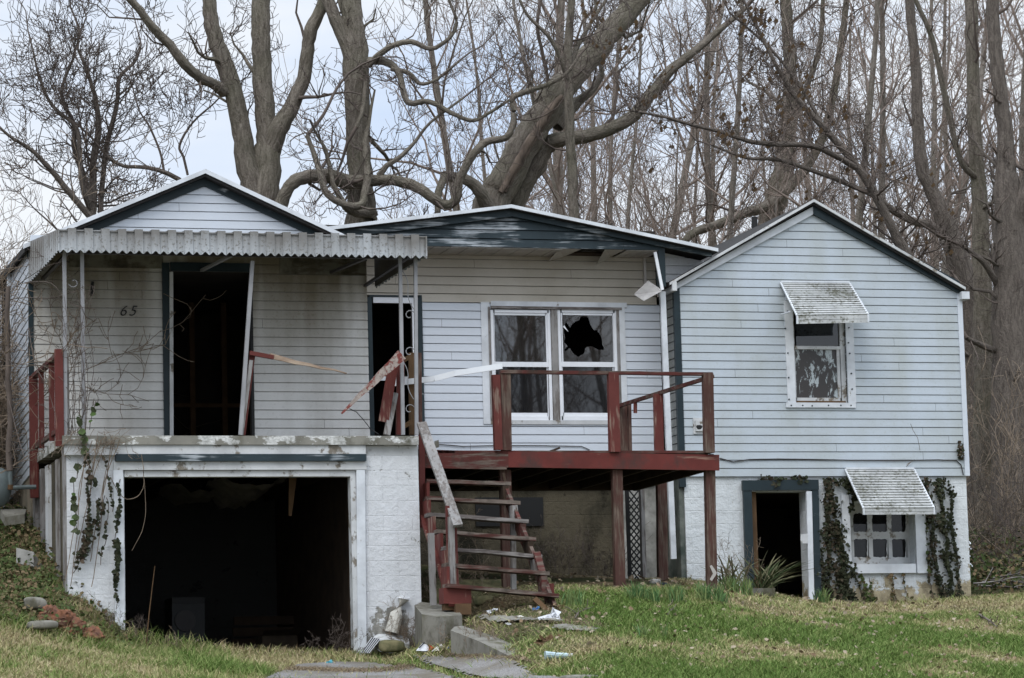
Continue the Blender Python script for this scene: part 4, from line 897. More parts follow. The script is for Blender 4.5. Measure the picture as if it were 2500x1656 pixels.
def hit(px, py, y0=-9, y1=12):
    """where the sight line through a photo pixel meets the ground"""
    ys = np.linspace(y0, y1, 400); d = ray(px, py); t = (ys-CAM.y)/d.y; xs = CAM.x+d.x*t; zz = CAM.z+d.z*t; h = zz-gz(xs, ys); k = np.argmax(h < 0)
    if h[k] >= 0: k = int(np.argmin(h))
    return Vector((xs[k], ys[k], float(gz([xs[k]], [ys[k]])[0])))
gx = np.r_[-60, -45, -32, -24, -18, -14, -11, np.arange(-9, 12.01, .14), 14, 18, 24, 32, 45, 70, 110, 160]
gy = np.r_[-46, -38, -30, -24, -18, -14, -11, np.arange(-9, 8.01, .14), 9, 10.5, 12, 15, 19, 25, 34, 50, 80, 130, 200, 320]
XX, YY = np.meshgrid(gx, gy); ZZ = gz(XX.ravel(), YY.ravel()).reshape(XX.shape)
rs = np.random.RandomState(1)
def vnoise(x, y, s, seed):
    r = np.random.RandomState(seed); T = r.rand(64, 64); u = x*s; v = y*s; i = np.floor(u).astype(int); j = np.floor(v).astype(int); fu = u-i; fv = v-j
    fu = fu*fu*(3-2*fu); fv = fv*fv*(3-2*fv); a = lambda p, q: T[p % 64, q % 64]
    return a(i, j)*(1-fu)*(1-fv)+a(i+1, j)*fu*(1-fv)+a(i, j+1)*(1-fu)*fv+a(i+1, j+1)*fu*fv
ZZ = ZZ+(vnoise(XX, YY, 2.5, 3)-.5)*.04-.012
# flatten under garage and inside the house so it never pokes through the floors
gin = (XX > P(300, 1300, 0).x-.2) & (XX < P(1010, 1300, 0).x) & (YY > .1) & (YY < 7); ZZ = np.where(gin, -.25, ZZ)
V = np.stack([XX.ravel(), YY.ravel(), ZZ.ravel()], -1); nx, ny = len(gx), len(gy)
I = (np.arange(ny-1)[:, None]*nx+np.arange(nx-1)[None]).ravel(); Fq = np.stack([I, I+1, I+nx+1, I+nx], -1)
tag(npmesh('ground', V, Fq, M['soil'], smooth=True), 'sloping lawn and bare soil round the house', kind='structure')
# driveway slabs as sheets lying on the soil
def sheet_on(poly, name, m, lift=.02, lab=None, n=26):
    xs = [p[0] for p in poly]; ys = [p[1] for p in poly]; x0, x1, y0, y1 = min(xs), max(xs), min(ys), max(ys)
    def inside(x, y):
        c = False
        for (ax, ay_), (bx, by) in zip(poly, poly[1:]+poly[:1]):
            if (ay_ > y) != (by > y) and x < (bx-ax)*(y-ay_)/(by-ay_)+ax: c = not c
        return c
    nx_ = int((x1-x0)/.06)+1; ny_ = int((y1-y0)/.06)+1; gxs = np.linspace(x0, x1, nx_+1); gys = np.linspace(y0, y1, ny_+1)
    XX, YY = np.meshgrid(gxs, gys); Z = gz(XX.ravel(), YY.ravel())+lift; V = np.stack([XX.ravel(), YY.ravel(), Z], -1); Fs = []
    for j in range(ny_):
        for i in range(nx_):
            if inside((gxs[i]+gxs[i+1])/2+rng.uniform(-.03, .03), (gys[j]+gys[j+1])/2+rng.uniform(-.03, .03)): a = j*(nx_+1)+i; Fs.append((a, a+1, a+nx_+2, a+nx_+1))
    return tag(npmesh(name, V, np.array(Fs), m, smooth=True), lab, kind='structure')
def gp(*pts): return [(lambda h: (h.x, h.y))(hit(*p, -9, 3)) for p in pts]
d1 = gp((735, 1624), (820, 1619), (1000, 1630), (1090, 1650)); dv = [(d1[0][0]-1.1, -4.5), d1[0], d1[1], d1[2], (d1[3][0]+.1, -5.6), (d1[3][0]-.4, -9), (d1[0][0]-2.4, -9), (d1[0][0]-1.3, -5.4)]
sheet_on(dv, 'driveway', M['drive'], lab='worn grey driveway slab in front of the garage')
d2 = gp((1005, 1606), (1225, 1601), (1310, 1656)); sheet_on([d2[0], d2[1], d2[2], (d2[2][0]+.3, -8), (d2[0][0]+.3, -8), (d2[0][0]+.1, -4.2)], 'path', M['drive'], .03, lab='concrete path slab at the foot of the steps')
DRV = [dv, [d2[0], d2[1], d2[2], (d2[2][0]+.3, -8), (d2[0][0]+.3, -8)]]
def inpoly(x, y, poly):
    c = np.zeros(len(x), bool)
    for (ax, ay_), (bx, by) in zip(poly, poly[1:]+poly[:1]):
        if ay_ == by: continue
        c ^= ((ay_ > y) != (by > y)) & (x < (bx-ax)*(y-ay_)/(by-ay_)+ax)
    return c
# ---------------------------------------------------------------- blades
def blades(x, y, z, h, wd, lean, name, m, parent=None, seg=2, droop=.5, seed=0, col=None, az=None):
    r = np.random.RandomState(seed); n = len(x); a = r.rand(n)*2*np.pi if az is None else az; fa = r.rand(n)*np.pi
    dx, dy = np.cos(a)*lean*h, np.sin(a)*lean*h; sx, sy = np.cos(fa)*wd/2, np.sin(fa)*wd/2; V = []
    us = np.linspace(0, 1, seg+1)
    for k, u in enumerate(us):
        cx = x+dx*u**1.7; cy = y+dy*u**1.7; cz = z+h*(u-droop*lean*u*u*.6); tw = 1 if k < seg else .12; tw *= (1 if k else .8)
        V += [np.stack([cx-sx*tw, cy-sy*tw, cz], -1), np.stack([cx+sx*tw, cy+sy*tw, cz], -1)]
    V = np.stack(V, 1).reshape(-1, 3); k2 = 2*(seg+1); base = np.arange(n)*k2; Fs = []
    for k in range(seg): Fs.append(np.stack([base+2*k, base+2*k+1, base+2*k+3, base+2*k+2], -1))
    c = np.repeat(r.rand(n) if col is None else col, k2)
    return npmesh(name, V, np.concatenate(Fs), m, parent, col=c)
r = np.random.RandomState(7); n = 560000
yy = -8.5+r.rand(n)*14.5; xx = (yy+42.1)*np.tan(TH)-12.1+(r.rand(n)-.5)*(yy+42.1)*.39+.4
ok = np.ones(n, bool)
for q in DRV: ok &= ~inpoly(xx, yy, q) | (r.rand(n) < .02)
hx0 = P(1025, 1300, 0).x
ok &= ~((yy > .05) & (xx > xle) & (xx < hx0)); ok &= ~((yy > 4.6) & (xx > xm0)); ok &= ~((yy > .5) & (xx < P(1700, 1400, 2).x) & (xx > hx0) & (r.rand(n) < .985))
ok &= ~((yy > .9) & (xx > hx0) & (xx < P(1700, 1400, 2).x))
# bare strip by the stairs and under the kerb
bare = (xx > P(1030, 1500, -1).x) & (xx < P(1390, 1500, -2).x-(yy+2)*.1) & (yy > -3.4) & (yy < .6); ok &= ~(bare & (r.rand(n) < .93))
dens = vnoise(xx, yy, .9, 11)*.6+vnoise(xx, yy, 3.1, 12)*.4; ok &= r.rand(n) < np.clip(.35+1.1*dens, .2, 1)
bank = (xx < xle+.1) & (yy > -1.3); ok &= ~(bank & (r.rand(n) < .8))
xx, yy = xx[ok], yy[ok]; n = len(xx); zz = gz(xx, yy)-.01
pt = .55*vnoise(xx+50, yy*.7+50, .75, 31)+.3*vnoise(xx+50, yy+50, 1.9, 32)+.15*vnoise(xx+50, yy+50, 5, 33); pt = (pt-.5)*1.4+.44+.045*(yy+3)
pt = np.clip(pt, 0, 1); hh = (.022+.05*r.rand(n)**1.5)*(.65+1.5*(1-pt)**1.5); tone = np.clip(.12+.62*np.clip((pt-.22)/.5, 0, 1)+(r.rand(n)-.5)*.62, 0, 1); left = xx < P(900, 1600, -1).x; hh = np.where(left, hh*1.9, hh)
edge = (np.abs(yy+.9) < 1.0) & left; hh = np.where(edge, hh*1.25, hh)
G = blades(xx, yy, zz, hh, .006+.005*r.rand(n), .2+1.2*r.rand(n), 'lawn_grass', M['grass'], seed=3, col=tone)
tag(G, 'patchy lawn of green and straw coloured grass', 'grass', kind='stuff')
# ---------------------------------------------------------------- trees
class Wood:
    def __init__(s, seed): s.B = []; s.r = random.Random(seed)
    def add(s, pts, rad): s.B.append((pts, rad))
    def mesh(s, name, m, parent, lo=None, hi=None, k=None):
        groups = {}; BC = []
        for pts, rad in s.B:
            rm = max(rad)
            if lo is not None and rm < lo: continue
            if hi is not None and rm >= hi: continue
            kk = 3 if rm < .03 else 5 if rm < .09 else 12
            groups.setdefault((len(pts), kk), []).append((pts, rad))
        Vs, Fs, off = [], [], 0
        for (n, kk), L in groups.items():
            Pn = np.array([[tuple(p) for p in a] for a, _ in L]); R = np.array([b for _, b in L])
            D = np.empty_like(Pn); D[:, 1:-1] = Pn[:, 2:]-Pn[:, :-2]; D[:, 0] = Pn[:, 1]-Pn[:, 0]; D[:, -1] = Pn[:, -1]-Pn[:, -2]
            D /= np.linalg.norm(D, axis=2, keepdims=True)+1e-9
            m_ = D.mean(1); ref = np.where(np.abs(m_[:, 2:3]) < .8, np.array([[0, 0, 1.]]), np.array([[1., 0, 0]]))[:, None, :].repeat(n, 1)
            A = np.cross(D, ref); A /= np.linalg.norm(A, axis=2, keepdims=True)+1e-9; Bv = np.cross(D, A)
            an = np.arange(kk)*2*np.pi/kk
            rr_ = R[:, :, None]
            if kk == 12: rr_ = rr_*(1+.07*np.sin(an*3+R.sum(1)[:, None, None]*40)[...]+.035*np.random.RandomState(n).randn(R.shape[0], n, kk))
            else: rr_ = np.broadcast_to(rr_, (R.shape[0], n, kk))
            V = Pn[:, :, None]+A[:, :, None]*(np.cos(an)*rr_)[..., None]+Bv[:, :, None]*(np.sin(an)*rr_)[..., None]
            Vs.append(V.reshape(-1, 3)); nb = len(L)
            if lo is not None:
                cl = np.concatenate([np.zeros((nb, 1)), np.cumsum(np.linalg.norm(Pn[:, 1:]-Pn[:, :-1], axis=2), axis=1)], 1)+np.arange(nb)[:, None]*3.7
                an2 = np.where(np.arange(kk) >= 0, an, an); q3 = np.broadcast_to(cl[:, :, None], (nb, n, kk)); Rm = np.broadcast_to(R[:, :, None], (nb, n, kk))
                BC.append(np.stack([np.cos(an2)*Rm+0*q3, np.sin(an2)*Rm+0*q3, q3], -1).reshape(-1, 3))
            base = off+np.arange(nb)[:, None, None]*n*kk+np.arange(n-1)[None, :, None]*kk; j = np.arange(kk)[None, None]; j2 = (j+1) % kk
            Fs.append(np.stack([base+j, base+j2, base+kk+j2, base+kk+j], -1).reshape(-1, 4)); off += nb*n*kk
        if not Vs: return None
        o = npmesh(name, np.concatenate(Vs), np.concatenate(Fs), m, parent, smooth=True)
        if BC: o.data.attributes.new('barkco', 'FLOAT_VECTOR', 'POINT').data.foreach_set('vector', np.concatenate(BC).astype(np.float32).ravel())
        return o
def smoothline(pts, rad, per=4, wob=0, r=random):
    out, ro = [], []; n = len(pts)
    for i in range(n-1):
        p0, p1, p2, p3 = pts[max(i-1, 0)], pts[i], pts[i+1], pts[min(i+2, n-1)]
        for k in range(per):
            u = k/per; q = .5*((2*p1)+(p2-p0)*u+(2*p0-5*p1+4*p2-p3)*u*u+(3*p1-p0-3*p2+p3)*u**3)
            if wob and (i or k): q = q+Vector((r.uniform(-wob, wob), r.uniform(-wob, wob), r.uniform(-wob, wob)))*rad[i]
            out.append(q); ro.append(rad[i]+(rad[i+1]-rad[i])*u)
    out.append(pts[-1]); ro.append(rad[-1]); return out, ro
def branch(W, p, d, L, r0, lev, n=6, kink=.35, up=.12, kids=(6, 5, 4), ratio=.5, rmin=.005):
    r = W.r; pts = [p]; rad = [r0]; d = d.normalized()
    for i in range(n-1):
        d = (d+Vector((r.gauss(0, kink), r.gauss(0, kink), r.gauss(0, kink)+up))).normalized(); p = p+d*(L/(n-1)); pts.append(p); rad.append(max(rmin, r0*(1-.75*(i+1)/(n-1))))
    W.add(pts, rad)
    if lev > 0:
        for c in range(kids[min(len(kids)-1, len(kids)-lev)] if lev <= len(kids) else kids[0]):
            u = r.uniform(.15, 1); f = u*(n-1); i = min(int(f), n-2); q = pts[i].lerp(pts[i+1], f-i); t = (pts[i+1]-pts[i]).normalized()
            s = Vector((r.gauss(0, 1), r.gauss(0, 1), r.gauss(0, 1))); s = (s-t*s.dot(t)).normalized(); a = r.uniform(.5, 1.15)
            branch(W, q, t*math.cos(a)+s*math.sin(a), L*ratio*r.uniform(.6, 1.25), max(rmin, rad[i]*.55), lev-1, n=n if lev > 1 else 5, kink=kink, up=up, kids=kids, ratio=ratio, rmin=rmin)
def spawn(W, pts, rad, every, L, lev, kids=(5, 4, 3), kink=.35, up=.15, u0=0, side=None, rr=.3, rmax=.05, rmin=.006):
    r = W.r; acc = 0; tot = sum((b-a).length for a, b in zip(pts[:-1], pts[1:])); s = 0; nxt = tot*u0+every*r.random()
    for i, (a, b) in enumerate(zip(pts[:-1], pts[1:])):
        l = (b-a).length
        while nxt < s+l:
            q = a.lerp(b, (nxt-s)/l); t = (b-a).normalized(); v = Vector((r.gauss(0, 1), r.gauss(0, 1), r.gauss(0, 1))); v = (v-t*v.dot(t)).normalized(); an = r.uniform(.6, 1.3)
            branch(W, q, t*math.cos(an)+v*math.sin(an), L*r.uniform(.5, 1.3), min(rmax, rad[i]*rr), lev, kids=kids, kink=kink, up=up, rmin=rmin); nxt += every*r.uniform(.4, 1.6)
        s += l
def traced(name, label, base, limbs, Y, seed, bark='bark', twigm='twig', L=1.6, every=.5, lev=2, cat='tree', kids=(5, 4, 3), extra=None, hi=.045, bud=0, group=None):
    """limbs: lists of (px, py, radius in photo px, metres nearer(-)/farther(+))"""
    T = thing(name, label, cat, base, group); Wd = Wood(seed); mm = mpp(Y)
    for li, lb in enumerate(limbs):
        pts = [P(a[0], a[1], Y+(a[3] if len(a) > 3 else 0)) for a in lb]; rad = [a[2]*mm for a in lb]
        p2, r2 = smoothline(pts, rad, 4, .08, Wd.r); Wd.add(p2, r2)
        th = max(rad) > .16
        spawn(Wd, p2, r2, every*(2.2 if th else 1), L*(1 if th else .9), lev, kids, u0=.3 if th else .1)
        e = p2[-1]; dd = (p2[-1]-p2[-3]).normalized()
        if r2[-1] < .1 and lev: branch(Wd, e, dd, L*1.2, r2[-1], lev+1, kids=kids, kink=.3)
    if extra: extra(Wd)
    Wd.mesh('trunk', M[bark], T, lo=hi); Wd.mesh('crown', M[twigm], T, hi=hi)
    if bud: buds(Wd, T, bud)
    return T
def buds(Wd, T, k):
    V = []; Fc = []
    for pts, rad in Wd.B:
        if max(rad) < .02 and Wd.r.random() < k:
            for q in (pts[-1], pts[len(pts)//2]):
                s = Wd.r.uniform(.02, .05); b_ = len(V); V += [(q.x-s, q.y, q.z-s*.3), (q.x, q.y-s*.6, q.z+s), (q.x+s, q.y, q.z-.2*s), (q.x, q.y+s, q.z-s)]; Fc += [(b_, b_+1, b_+2, b_+3)]
    if V: npmesh('bud_clusters', np.array(V), np.array(Fc), M['bud'], T)['kind'] = 'stuff'
def gb(px, Y): x = P(px, 900, Y).x; return (x, Y, gz1(x, Y))
# three-stemmed tree behind the left roof
YA = 14
traced('maple_tree', 'huge bare tree forking into three thick ridged stems behind the left roof', gb(640, YA), [
  [(650,800,46),(648,600,44),(644,500,40),(648,430,38),(655,360,30),(650,300,25),(643,200,24),(638,100,23),(638,40,23),(640,-60,21)],
  [(640,620,40),(625,480,34),(600,390,25),(585,300,23),(565,210,22),(545,150,21),(524,90,19),(512,30,17),(505,-60,15)],
  [(548,222,17),(520,205,12,-.2),(490,190,12,-.4),(450,155,12,-.6),(415,110,11,-.7),(380,75,10.5,-.8),(345,30,9,-.9),(310,-10,8,-1),(270,-60,7,-1)],
  [(655,380,26),(680,320,24,-.2),(712,260,19,-.3),(742,190,17,-.4),(752,120,16,-.5),(760,70,16,-.6),(785,20,14,-.6),(810,-50,13,-.7)]], YA, 11, L=1.5, every=.9, lev=2)
# gnarled tree right of it
YB2 = 13
traced('gnarled_tree', 'bare gnarled tree with long arching snaky limbs rising between the left and middle roofs', gb(880, YB2), [
  [(880,800,40),(880,600,38),(882,520,35),(880,440,29),(876,350,28),(872,250,30),(868,160,31),(864,90,28),(858,20,24),(855,-60,22)],
  [(866,170,22),(845,110,17),(820,50,16),(800,0,15),(780,-60,14)],
  [(668,560,15,-.5),(688,500,16,-.6),(700,465,15,-.7),(722,440,16,-.7),(760,430,16,-.6),(805,430,18,-.5),(850,445,18,-.4),(900,440,15,-.5),(960,440,13,-.7),(1015,455,13,-.9),(1055,482,12,-1),(1085,500,12,-1),(1112,488,11,-1.1),(1122,440,10,-1.2),(1140,400,10,-1.3),(1165,365,9.5,-1.4),(1190,345,9,-1.4),(1235,335,8,-1.5),(1252,305,8,-1.5),(1255,270,7,-1.5),(1250,240,7,-1.5),(1290,222,7,-1.5),(1340,205,5.5,-1.5),(1385,178,4,-1.5),(1410,140,3,-1.5)],
  [(900,160,9,-.3),(925,135,8,-.5),(960,112,7.5,-.7),(1005,103,7,-.8),(1052,120,6,-.9),(1095,95,5,-1),(1115,55,4.5,-1),(1100,10,3.5,-1),(1085,-30,3,-1)],
  [(900,150,11,-.2),(935,150,10,-.4),(965,165,9,-.5),(978,195,8,-.6),(985,228,8,-.7),(1002,253,8,-.8),(1035,248,6.5,-.8),(1065,255,6.5,-.9),(1105,278,6,-1),(1155,295,5,-1),(1200,272,4,-1),(1260,235,3,-1)],
  [(955,168,7,-.5),(1000,180,6,-.6),(1025,205,5,-.6),(1065,195,4,-.7),(1120,150,3,-.7)],
  [(750,330,5,-.8),(770,385,7,-.9),(782,430,8,-1),(800,475,9,-1.1),(840,500,9,-1.1),(880,502,10,-1),(892,470,10,-.9),(898,430,10,-.8)],
  [(750,330,5,-.8),(790,280,4,-.8),(820,220,3.5,-.8),(850,180,3,-.8)],
  [(905,540,16,-.3),(905,520,15,-.3),(880,520,12,-.6),(850,510,10,-.8),(835,490,8,-.8)],
  [(925,430,9,-.6),(945,405,7,-.7),(975,385,6,-.8),(1010,350,4.5,-.8),(1050,300,3.5,-.8),(1130,240,3,-.8)],
  [(893,200,5,-.6),(885,270,6,-.7),(870,310,5,-.7)]], YB2, 23, bark='bark', L=1.35, every=.5, lev=2, kids=(5, 4, 3), hi=.04)
YC = 13.5
traced('leaning_tree', 'massive bare tree leaning to the right above the middle gable', gb(1150, YC), [
  [(1120,800,58),(1165,620,56),(1198,505,44),(1225,450,40),(1262,380,38),(1300,320,38),(1345,250,38),(1385,200,33),(1430,150,31),(1480,90,30),(1525,40,28),(1600,-60,25)],
  [(1230,560,30,.5),(1262,470,32,.4),(1300,410,30,.3),(1330,360,22,.2),(1370,340,18,0),(1430,333,17,-.1),(1500,312,16,-.2),(1550,280,16,-.3),(1590,230,15,-.4),(1640,170,13,-.5),(1690,130,10,-.6),(1750,80,8,-.7),(1820,20,6,-.8)],
  [(1195,520,22,-.3),(1178,480,16,-.5),(1155,452,14,-.6),(1125,436,13,-.7),(1092,430,12.5,-.8),(1085,430,11,-.85)],
  [(1360,310,16,.3),(1400,260,13,.4),(1450,215,9,.5),(1470,180,7,.5)],
  [(1340,205,5,-.4),(1325,130,5,-.5),(1312,60,4.5,-.6),(1325,-20,4,-.6)]], YC, 31, bark='bark', L=1.7, every=.65, lev=2, hi=.045)
# scar on the leaning trunk
M['scar'] = m_plain('bark_scar', (.17, .13, .10), .9, .5, 8, (1, 1, .3), bump=.8)
scr, srd = smoothline([P(1222, 470, YC-.33), P(1262, 400, YC-.35), P(1300, 335, YC-.33), P(1340, 270, YC-.33), P(1372, 235, YC-.3)], [.05, .075, .08, .07, .04], 5, .25, random.Random(3))
WS = Wood(5); WS.add(scr, srd); WS.add([p+Vector((.1, .06, .02)) for p in scr], [x*.6 for x in srd]); o_ = WS.mesh('bark_scar', M['scar'], bpy.data.objects['leaning_tree']); o_['label'] = 'reddish split scar'
# right-hand trees
YH = 9
traced('maple_tree', 'bare budding tree reaching long thin branches to the left above the right roof', gb(2290, YH), [
  [(2330,900,16),(2280,760,16),(2230,650,14),(2180,560,12),(2140,480,11),(2095,410,10),(2050,355,9),(2000,300,8),(1950,245,7),(1915,195,6),(1890,150,5),(1850,70,4),(1820,10,3)],
  [(2095,412,8),(2030,375,8,-.2),(1975,355,7,-.4),(1900,352,7,-.5),(1830,345,6,-.6),(1760,322,5,-.7),(1690,305,5,-.8),(1620,285,4,-.9),(1540,270,3,-1)],
  [(2140,480,7),(2060,445,7,.2),(1980,415,6,.3),(1900,390,5,.4),(1820,385,4,.4),(1740,355,3,.5)],
  [(2010,310,5),(1960,220,5,.2),(1900,140,4,.3),(1850,90,3.5,.4),(1780,30,3,.5)]], YH, 41, bark='bark_dark', L=1.25, every=.2, lev=2, kids=(6, 5, 4), hi=.03, bud=.07)
YI = 13
traced('bent_tree', 'thick grey trunk with a sharp bend behind the right end of the right roof', gb(2380, YI), [
  [(2400,1300,36),(2380,800,34),(2352,680,31),(2325,600,27),(2305,540,25),(2275,470,19),(2248,400,17),(2240,300,15),(2235,180,13),(2225,60,12),(2215,-40,11)],
  [(2300,570,14),(2262,548,11,-.2),(2230,540,10,-.3),(2190,520,9,-.4),(2150,490,8,-.5),(2120,440,7,-.6)]], YI, 43, bark='bark_dark', L=1.3, every=.55, lev=2)
traced('straight_tree', 'straight mossy trunk with a pale knot just right of the bent trunk', gb(2400, 11), [
  [(2420,1400,28),(2405,1100,28),(2402,800,25),(2395,560,22),(2385,400,19),(2378,250,17),(2374,100,16),(2370,-50,15)],
  [(2390,440,9),(2350,400,8,-.2),(2322,300,8,-.3),(2300,200,8,-.4),(2275,90,7,-.5),(2240,10,6,-.6),(2220,-40,5,-.6)]], 11, 47, L=1.2, every=.55, lev=2)
traced('old_tree', 'broad old tree trunk with loose bark at the right edge', gb(2480, 10), [
  [(2490,1500,64),(2478,1200,62),(2470,900,58),(2468,700,48),(2462,560,42),(2458,470,38),(2455,400,24),(2450,300,20),(2435,180,18),(2425,60,17),(2420,-50,16)],
  [(2475,560,30),(2500,480,20,-.2),(2520,400,18,-.2),(2530,250,15,-.2)],
  [(2440,700,12),(2400,640,8,-.3),(2350,600,5,-.5)],
  [(2440,860,10),(2390,840,8,-.4),(2360,825,6,-.6)]], 10, 53, bark='bark_dark', L=1.3, every=.35, lev=2)
traced('forked_tree', 'tall brown forked tree behind the peak of the right roof', gb(1880, 20), [
  [(1870,800,34),(1880,560,32),(1895,480,28),(1915,400,24),(1925,300,20),(1930,180,17),(1922,60,14),(1915,-40,13)],
  [(1885,520,15),(1905,480,15,-.2),(1960,420,12,-.3),(2010,330,11,-.4),(2040,200,9,-.5),(2060,60,8,-.5),(2070,-40,7,-.5)],
  [(1900,480,14,-.3),(1865,505,13,-.6),(1820,520,12,-.9),(1760,545,11,-1.2),(1700,565,10,-1.5),(1670,590,9,-1.6)],
  [(1925,340,9),(1960,240,8),(2000,120,7),(2010,0,6)]], 20, 59, L=1.9, every=.6, lev=2)
traced('slender_tree', 'slender straight trunk crossing in front of the leaning tree', gb(1400, 12), [
  [(1410,800,14),(1402,560,13.5),(1396,420,12),(1390,300,12),(1388,200,12),(1385,120,11),(1392,40,9),(1398,-50,8)],
  [(1388,210,7),(1372,150,6,-.2),(1340,90,5,-.3),(1290,40,4,-.4),(1260,-20,3,-.4)],
  [(1388,180,7),(1408,120,6,.2),(1440,60,5,.3),(1480,0,4,.3)]], 12, 61, L=1.2, every=.6, lev=2)
traced('apple_tree', 'low bushy bare tree with many crooked stems left of the left gable', gb(225, 15), [
  [(225,760,14.4),(222,600,13.0),(226,500,10.8),(228,400,8.6),(240,320,7.2),(235,250,5.8),(215,180,4.3),(190,120,2.9)],
  [(222,520,6.5),(200,450,5.8,-.3),(195,370,5.8,-.3),(185,310,5.0,-.3),(130,260,4.3,-.3),(100,200,3.6,-.3),(80,120,2.2,-.3)],
  [(228,500,7.9),(205,430,7.9,.3),(182,360,7.2,.3),(180,300,5.8,.3),(150,230,4.3,.3),(180,140,2.9,.3)],
  [(245,520,7.2),(252,430,6.5,.1),(262,350,6.5,.1),(285,260,5.8,.1),(292,190,5.0,.1),(330,150,3.6,.1),(345,110,2.2,.1)],
  [(230,540,8.6,-.2),(170,470,7.9,-.3),(120,410,6.5,-.4),(75,365,5.0,-.5),(20,330,3.6,-.5),(-30,280,2.9,-.5)],
  [(440,440,6.5,-.5),(400,420,5.8,-.5),(350,408,5.0,-.4),(300,405,4.3,-.3),(260,380,3.6,-.2)],
  [(400,420,3.6,-.5),(390,370,3.2,-.5),(365,310,2.9,-.5),(340,270,2.2,-.5),(320,200,1.8,-.5)],
  [(458,428,3.6,-.4),(448,385,3.6,-.4),(438,355,3.6,-.4),(470,300,2.9,-.4),(520,255,2.2,-.4)]], 15, 67, bark='bark_dark', L=1.7, every=.2, lev=2, kids=(7, 5, 4), hi=.035)
# the wood behind: prototypes, then copies
def proto(seed, hgt, r0, nb, tw='twig_far', lean=.05):
    Wd = Wood(seed); r = Wd.r; p = Vector((0, 0, -1)); d = Vector((r.uniform(-lean, lean), r.uniform(-lean, lean), 1)); pts = [p]; rad = [r0*1.2]; n = 12
    for i in range(n):
        d = (d+Vector((r.gauss(0, .05), r.gauss(0, .05), .12))).normalized(); p = p+d*(hgt/n); pts.append(p); rad.append(r0*(1-.85*(i+1)/n)+.01)
    Wd.add(pts, rad)
    for k in range(nb):
        u = .22+.78*((k+r.random())/nb); f = u*n; i = min(int(f), n-1); q = pts[i].lerp(pts[i+1], f-i); a = r.uniform(0, 2*math.pi); el = r.uniform(.35, 1.1)
        Lb = hgt*.26*(1.25-u*.75)*r.uniform(.6, 1.2)
        branch(Wd, q, Vector((math.cos(a)*math.cos(el), math.sin(a)*math.cos(el), math.sin(el))), Lb, rad[i]*.42, 3, n=6, kink=.2, up=.16, kids=(5, 4, 3), ratio=.47, rmin=.005)
    T = bpy.data.objects.new('woodland_tree', None); link(T)
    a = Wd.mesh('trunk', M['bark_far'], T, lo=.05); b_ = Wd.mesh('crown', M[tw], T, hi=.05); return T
protos = [proto(100+i, h_, r_, nb) for i, (h_, r_, nb) in enumerate(((17, .12, 22), (20, .16, 22), (15, .08, 20), (19, .10, 22), (13, .07, 18)))]
def put(pt, x, y, rz, sc, label, group, name='woodland_tree', cat='tree', first=[set()]):
    if pt.name in first[0]:
        o = pt.copy(); S.collection.objects.link(o); 
        for ch in pt.children: c = ch.copy(); S.collection.objects.link(c); c.parent = o
    else: o = pt; first[0].add(pt.name)
    o.location = (x, y, gz1(x, y)-.2); o.rotation_euler = (0, 0, rz); o.scale = (sc, sc, sc); o.name = name; tag(o, label, cat, group); return o
for pt in protos:
    for ch in pt.children: ch.matrix_parent_inverse = Matrix()
r = random.Random(5)
LB = 'tall thin bare tree in the dense leafless wood behind the middle and right roofs'
spots = []
for k in range(36):
    px = 1260+(k % 18)*73+r.uniform(-40, 40)+(k//18)*35; Y = (18 if k < 18 else 32)+r.uniform(-3.5, 9)
    spots.append((px, Y))
for i, (px, Y) in enumerate(spots):
    o = put(protos[(0, 3, 1, 2, 4)[i % 5]], P(px, 900, Y).x, Y, r.uniform(0, 6.28), r.uniform(.8, 1.1), ('nearer bare tree of the wood ' if i < 18 else 'thin far bare tree of the wood ')+('above the middle roof' if px < 1650 else 'left of the right gable peak' if px < 1990 else 'above the right roof slope' if px < 2280 else 'beyond the right corner'), 'leafless trees of the wood behind the house'); o.rotation_euler = (r.gauss(0, .07), r.gauss(0, .09), r.uniform(0, 6.28))
for i, (px, Y) in enumerate(((-60, 22), (60, 30), (150, 44), (330, 38), (420, 52), (-10, 48))):
    put(protos[(2, 4, 4, 2, 4, 0)[i]], P(px, 900, Y).x, Y, r.uniform(0, 6.28), r.uniform(.55, .8), 'small bare tree far behind the bushy tree at the left', 'far bare trees behind the left bushes')
for i, (px, Y) in enumerate(((735, 34), (955, 40), (1060, 60), (790, 60))):
    put(protos[(2, 2, 4, 4)[i]], P(px, 900, Y).x, Y, r.uniform(0, 6.28), .72, 'thin far bare tree seen between the thick trunks over the roofs', 'far bare trees between the thick trunks')
# trees across the street, seen mirrored in the panes
for i, (x, y) in enumerate(((11, -47), (14, -49), (16.5, -46.5), (19, -48), (22, -50), (12.5, -54), (17.5, -56), (21, -58))):
    o = put(protos[(1, 3, 1, 0)[i % 4]], x, y, r.uniform(0, 6.28), 1.25, 'bare tree across the street mirrored in the window panes', 'bare trees mirrored in the panes'); o.location.z = -3.5
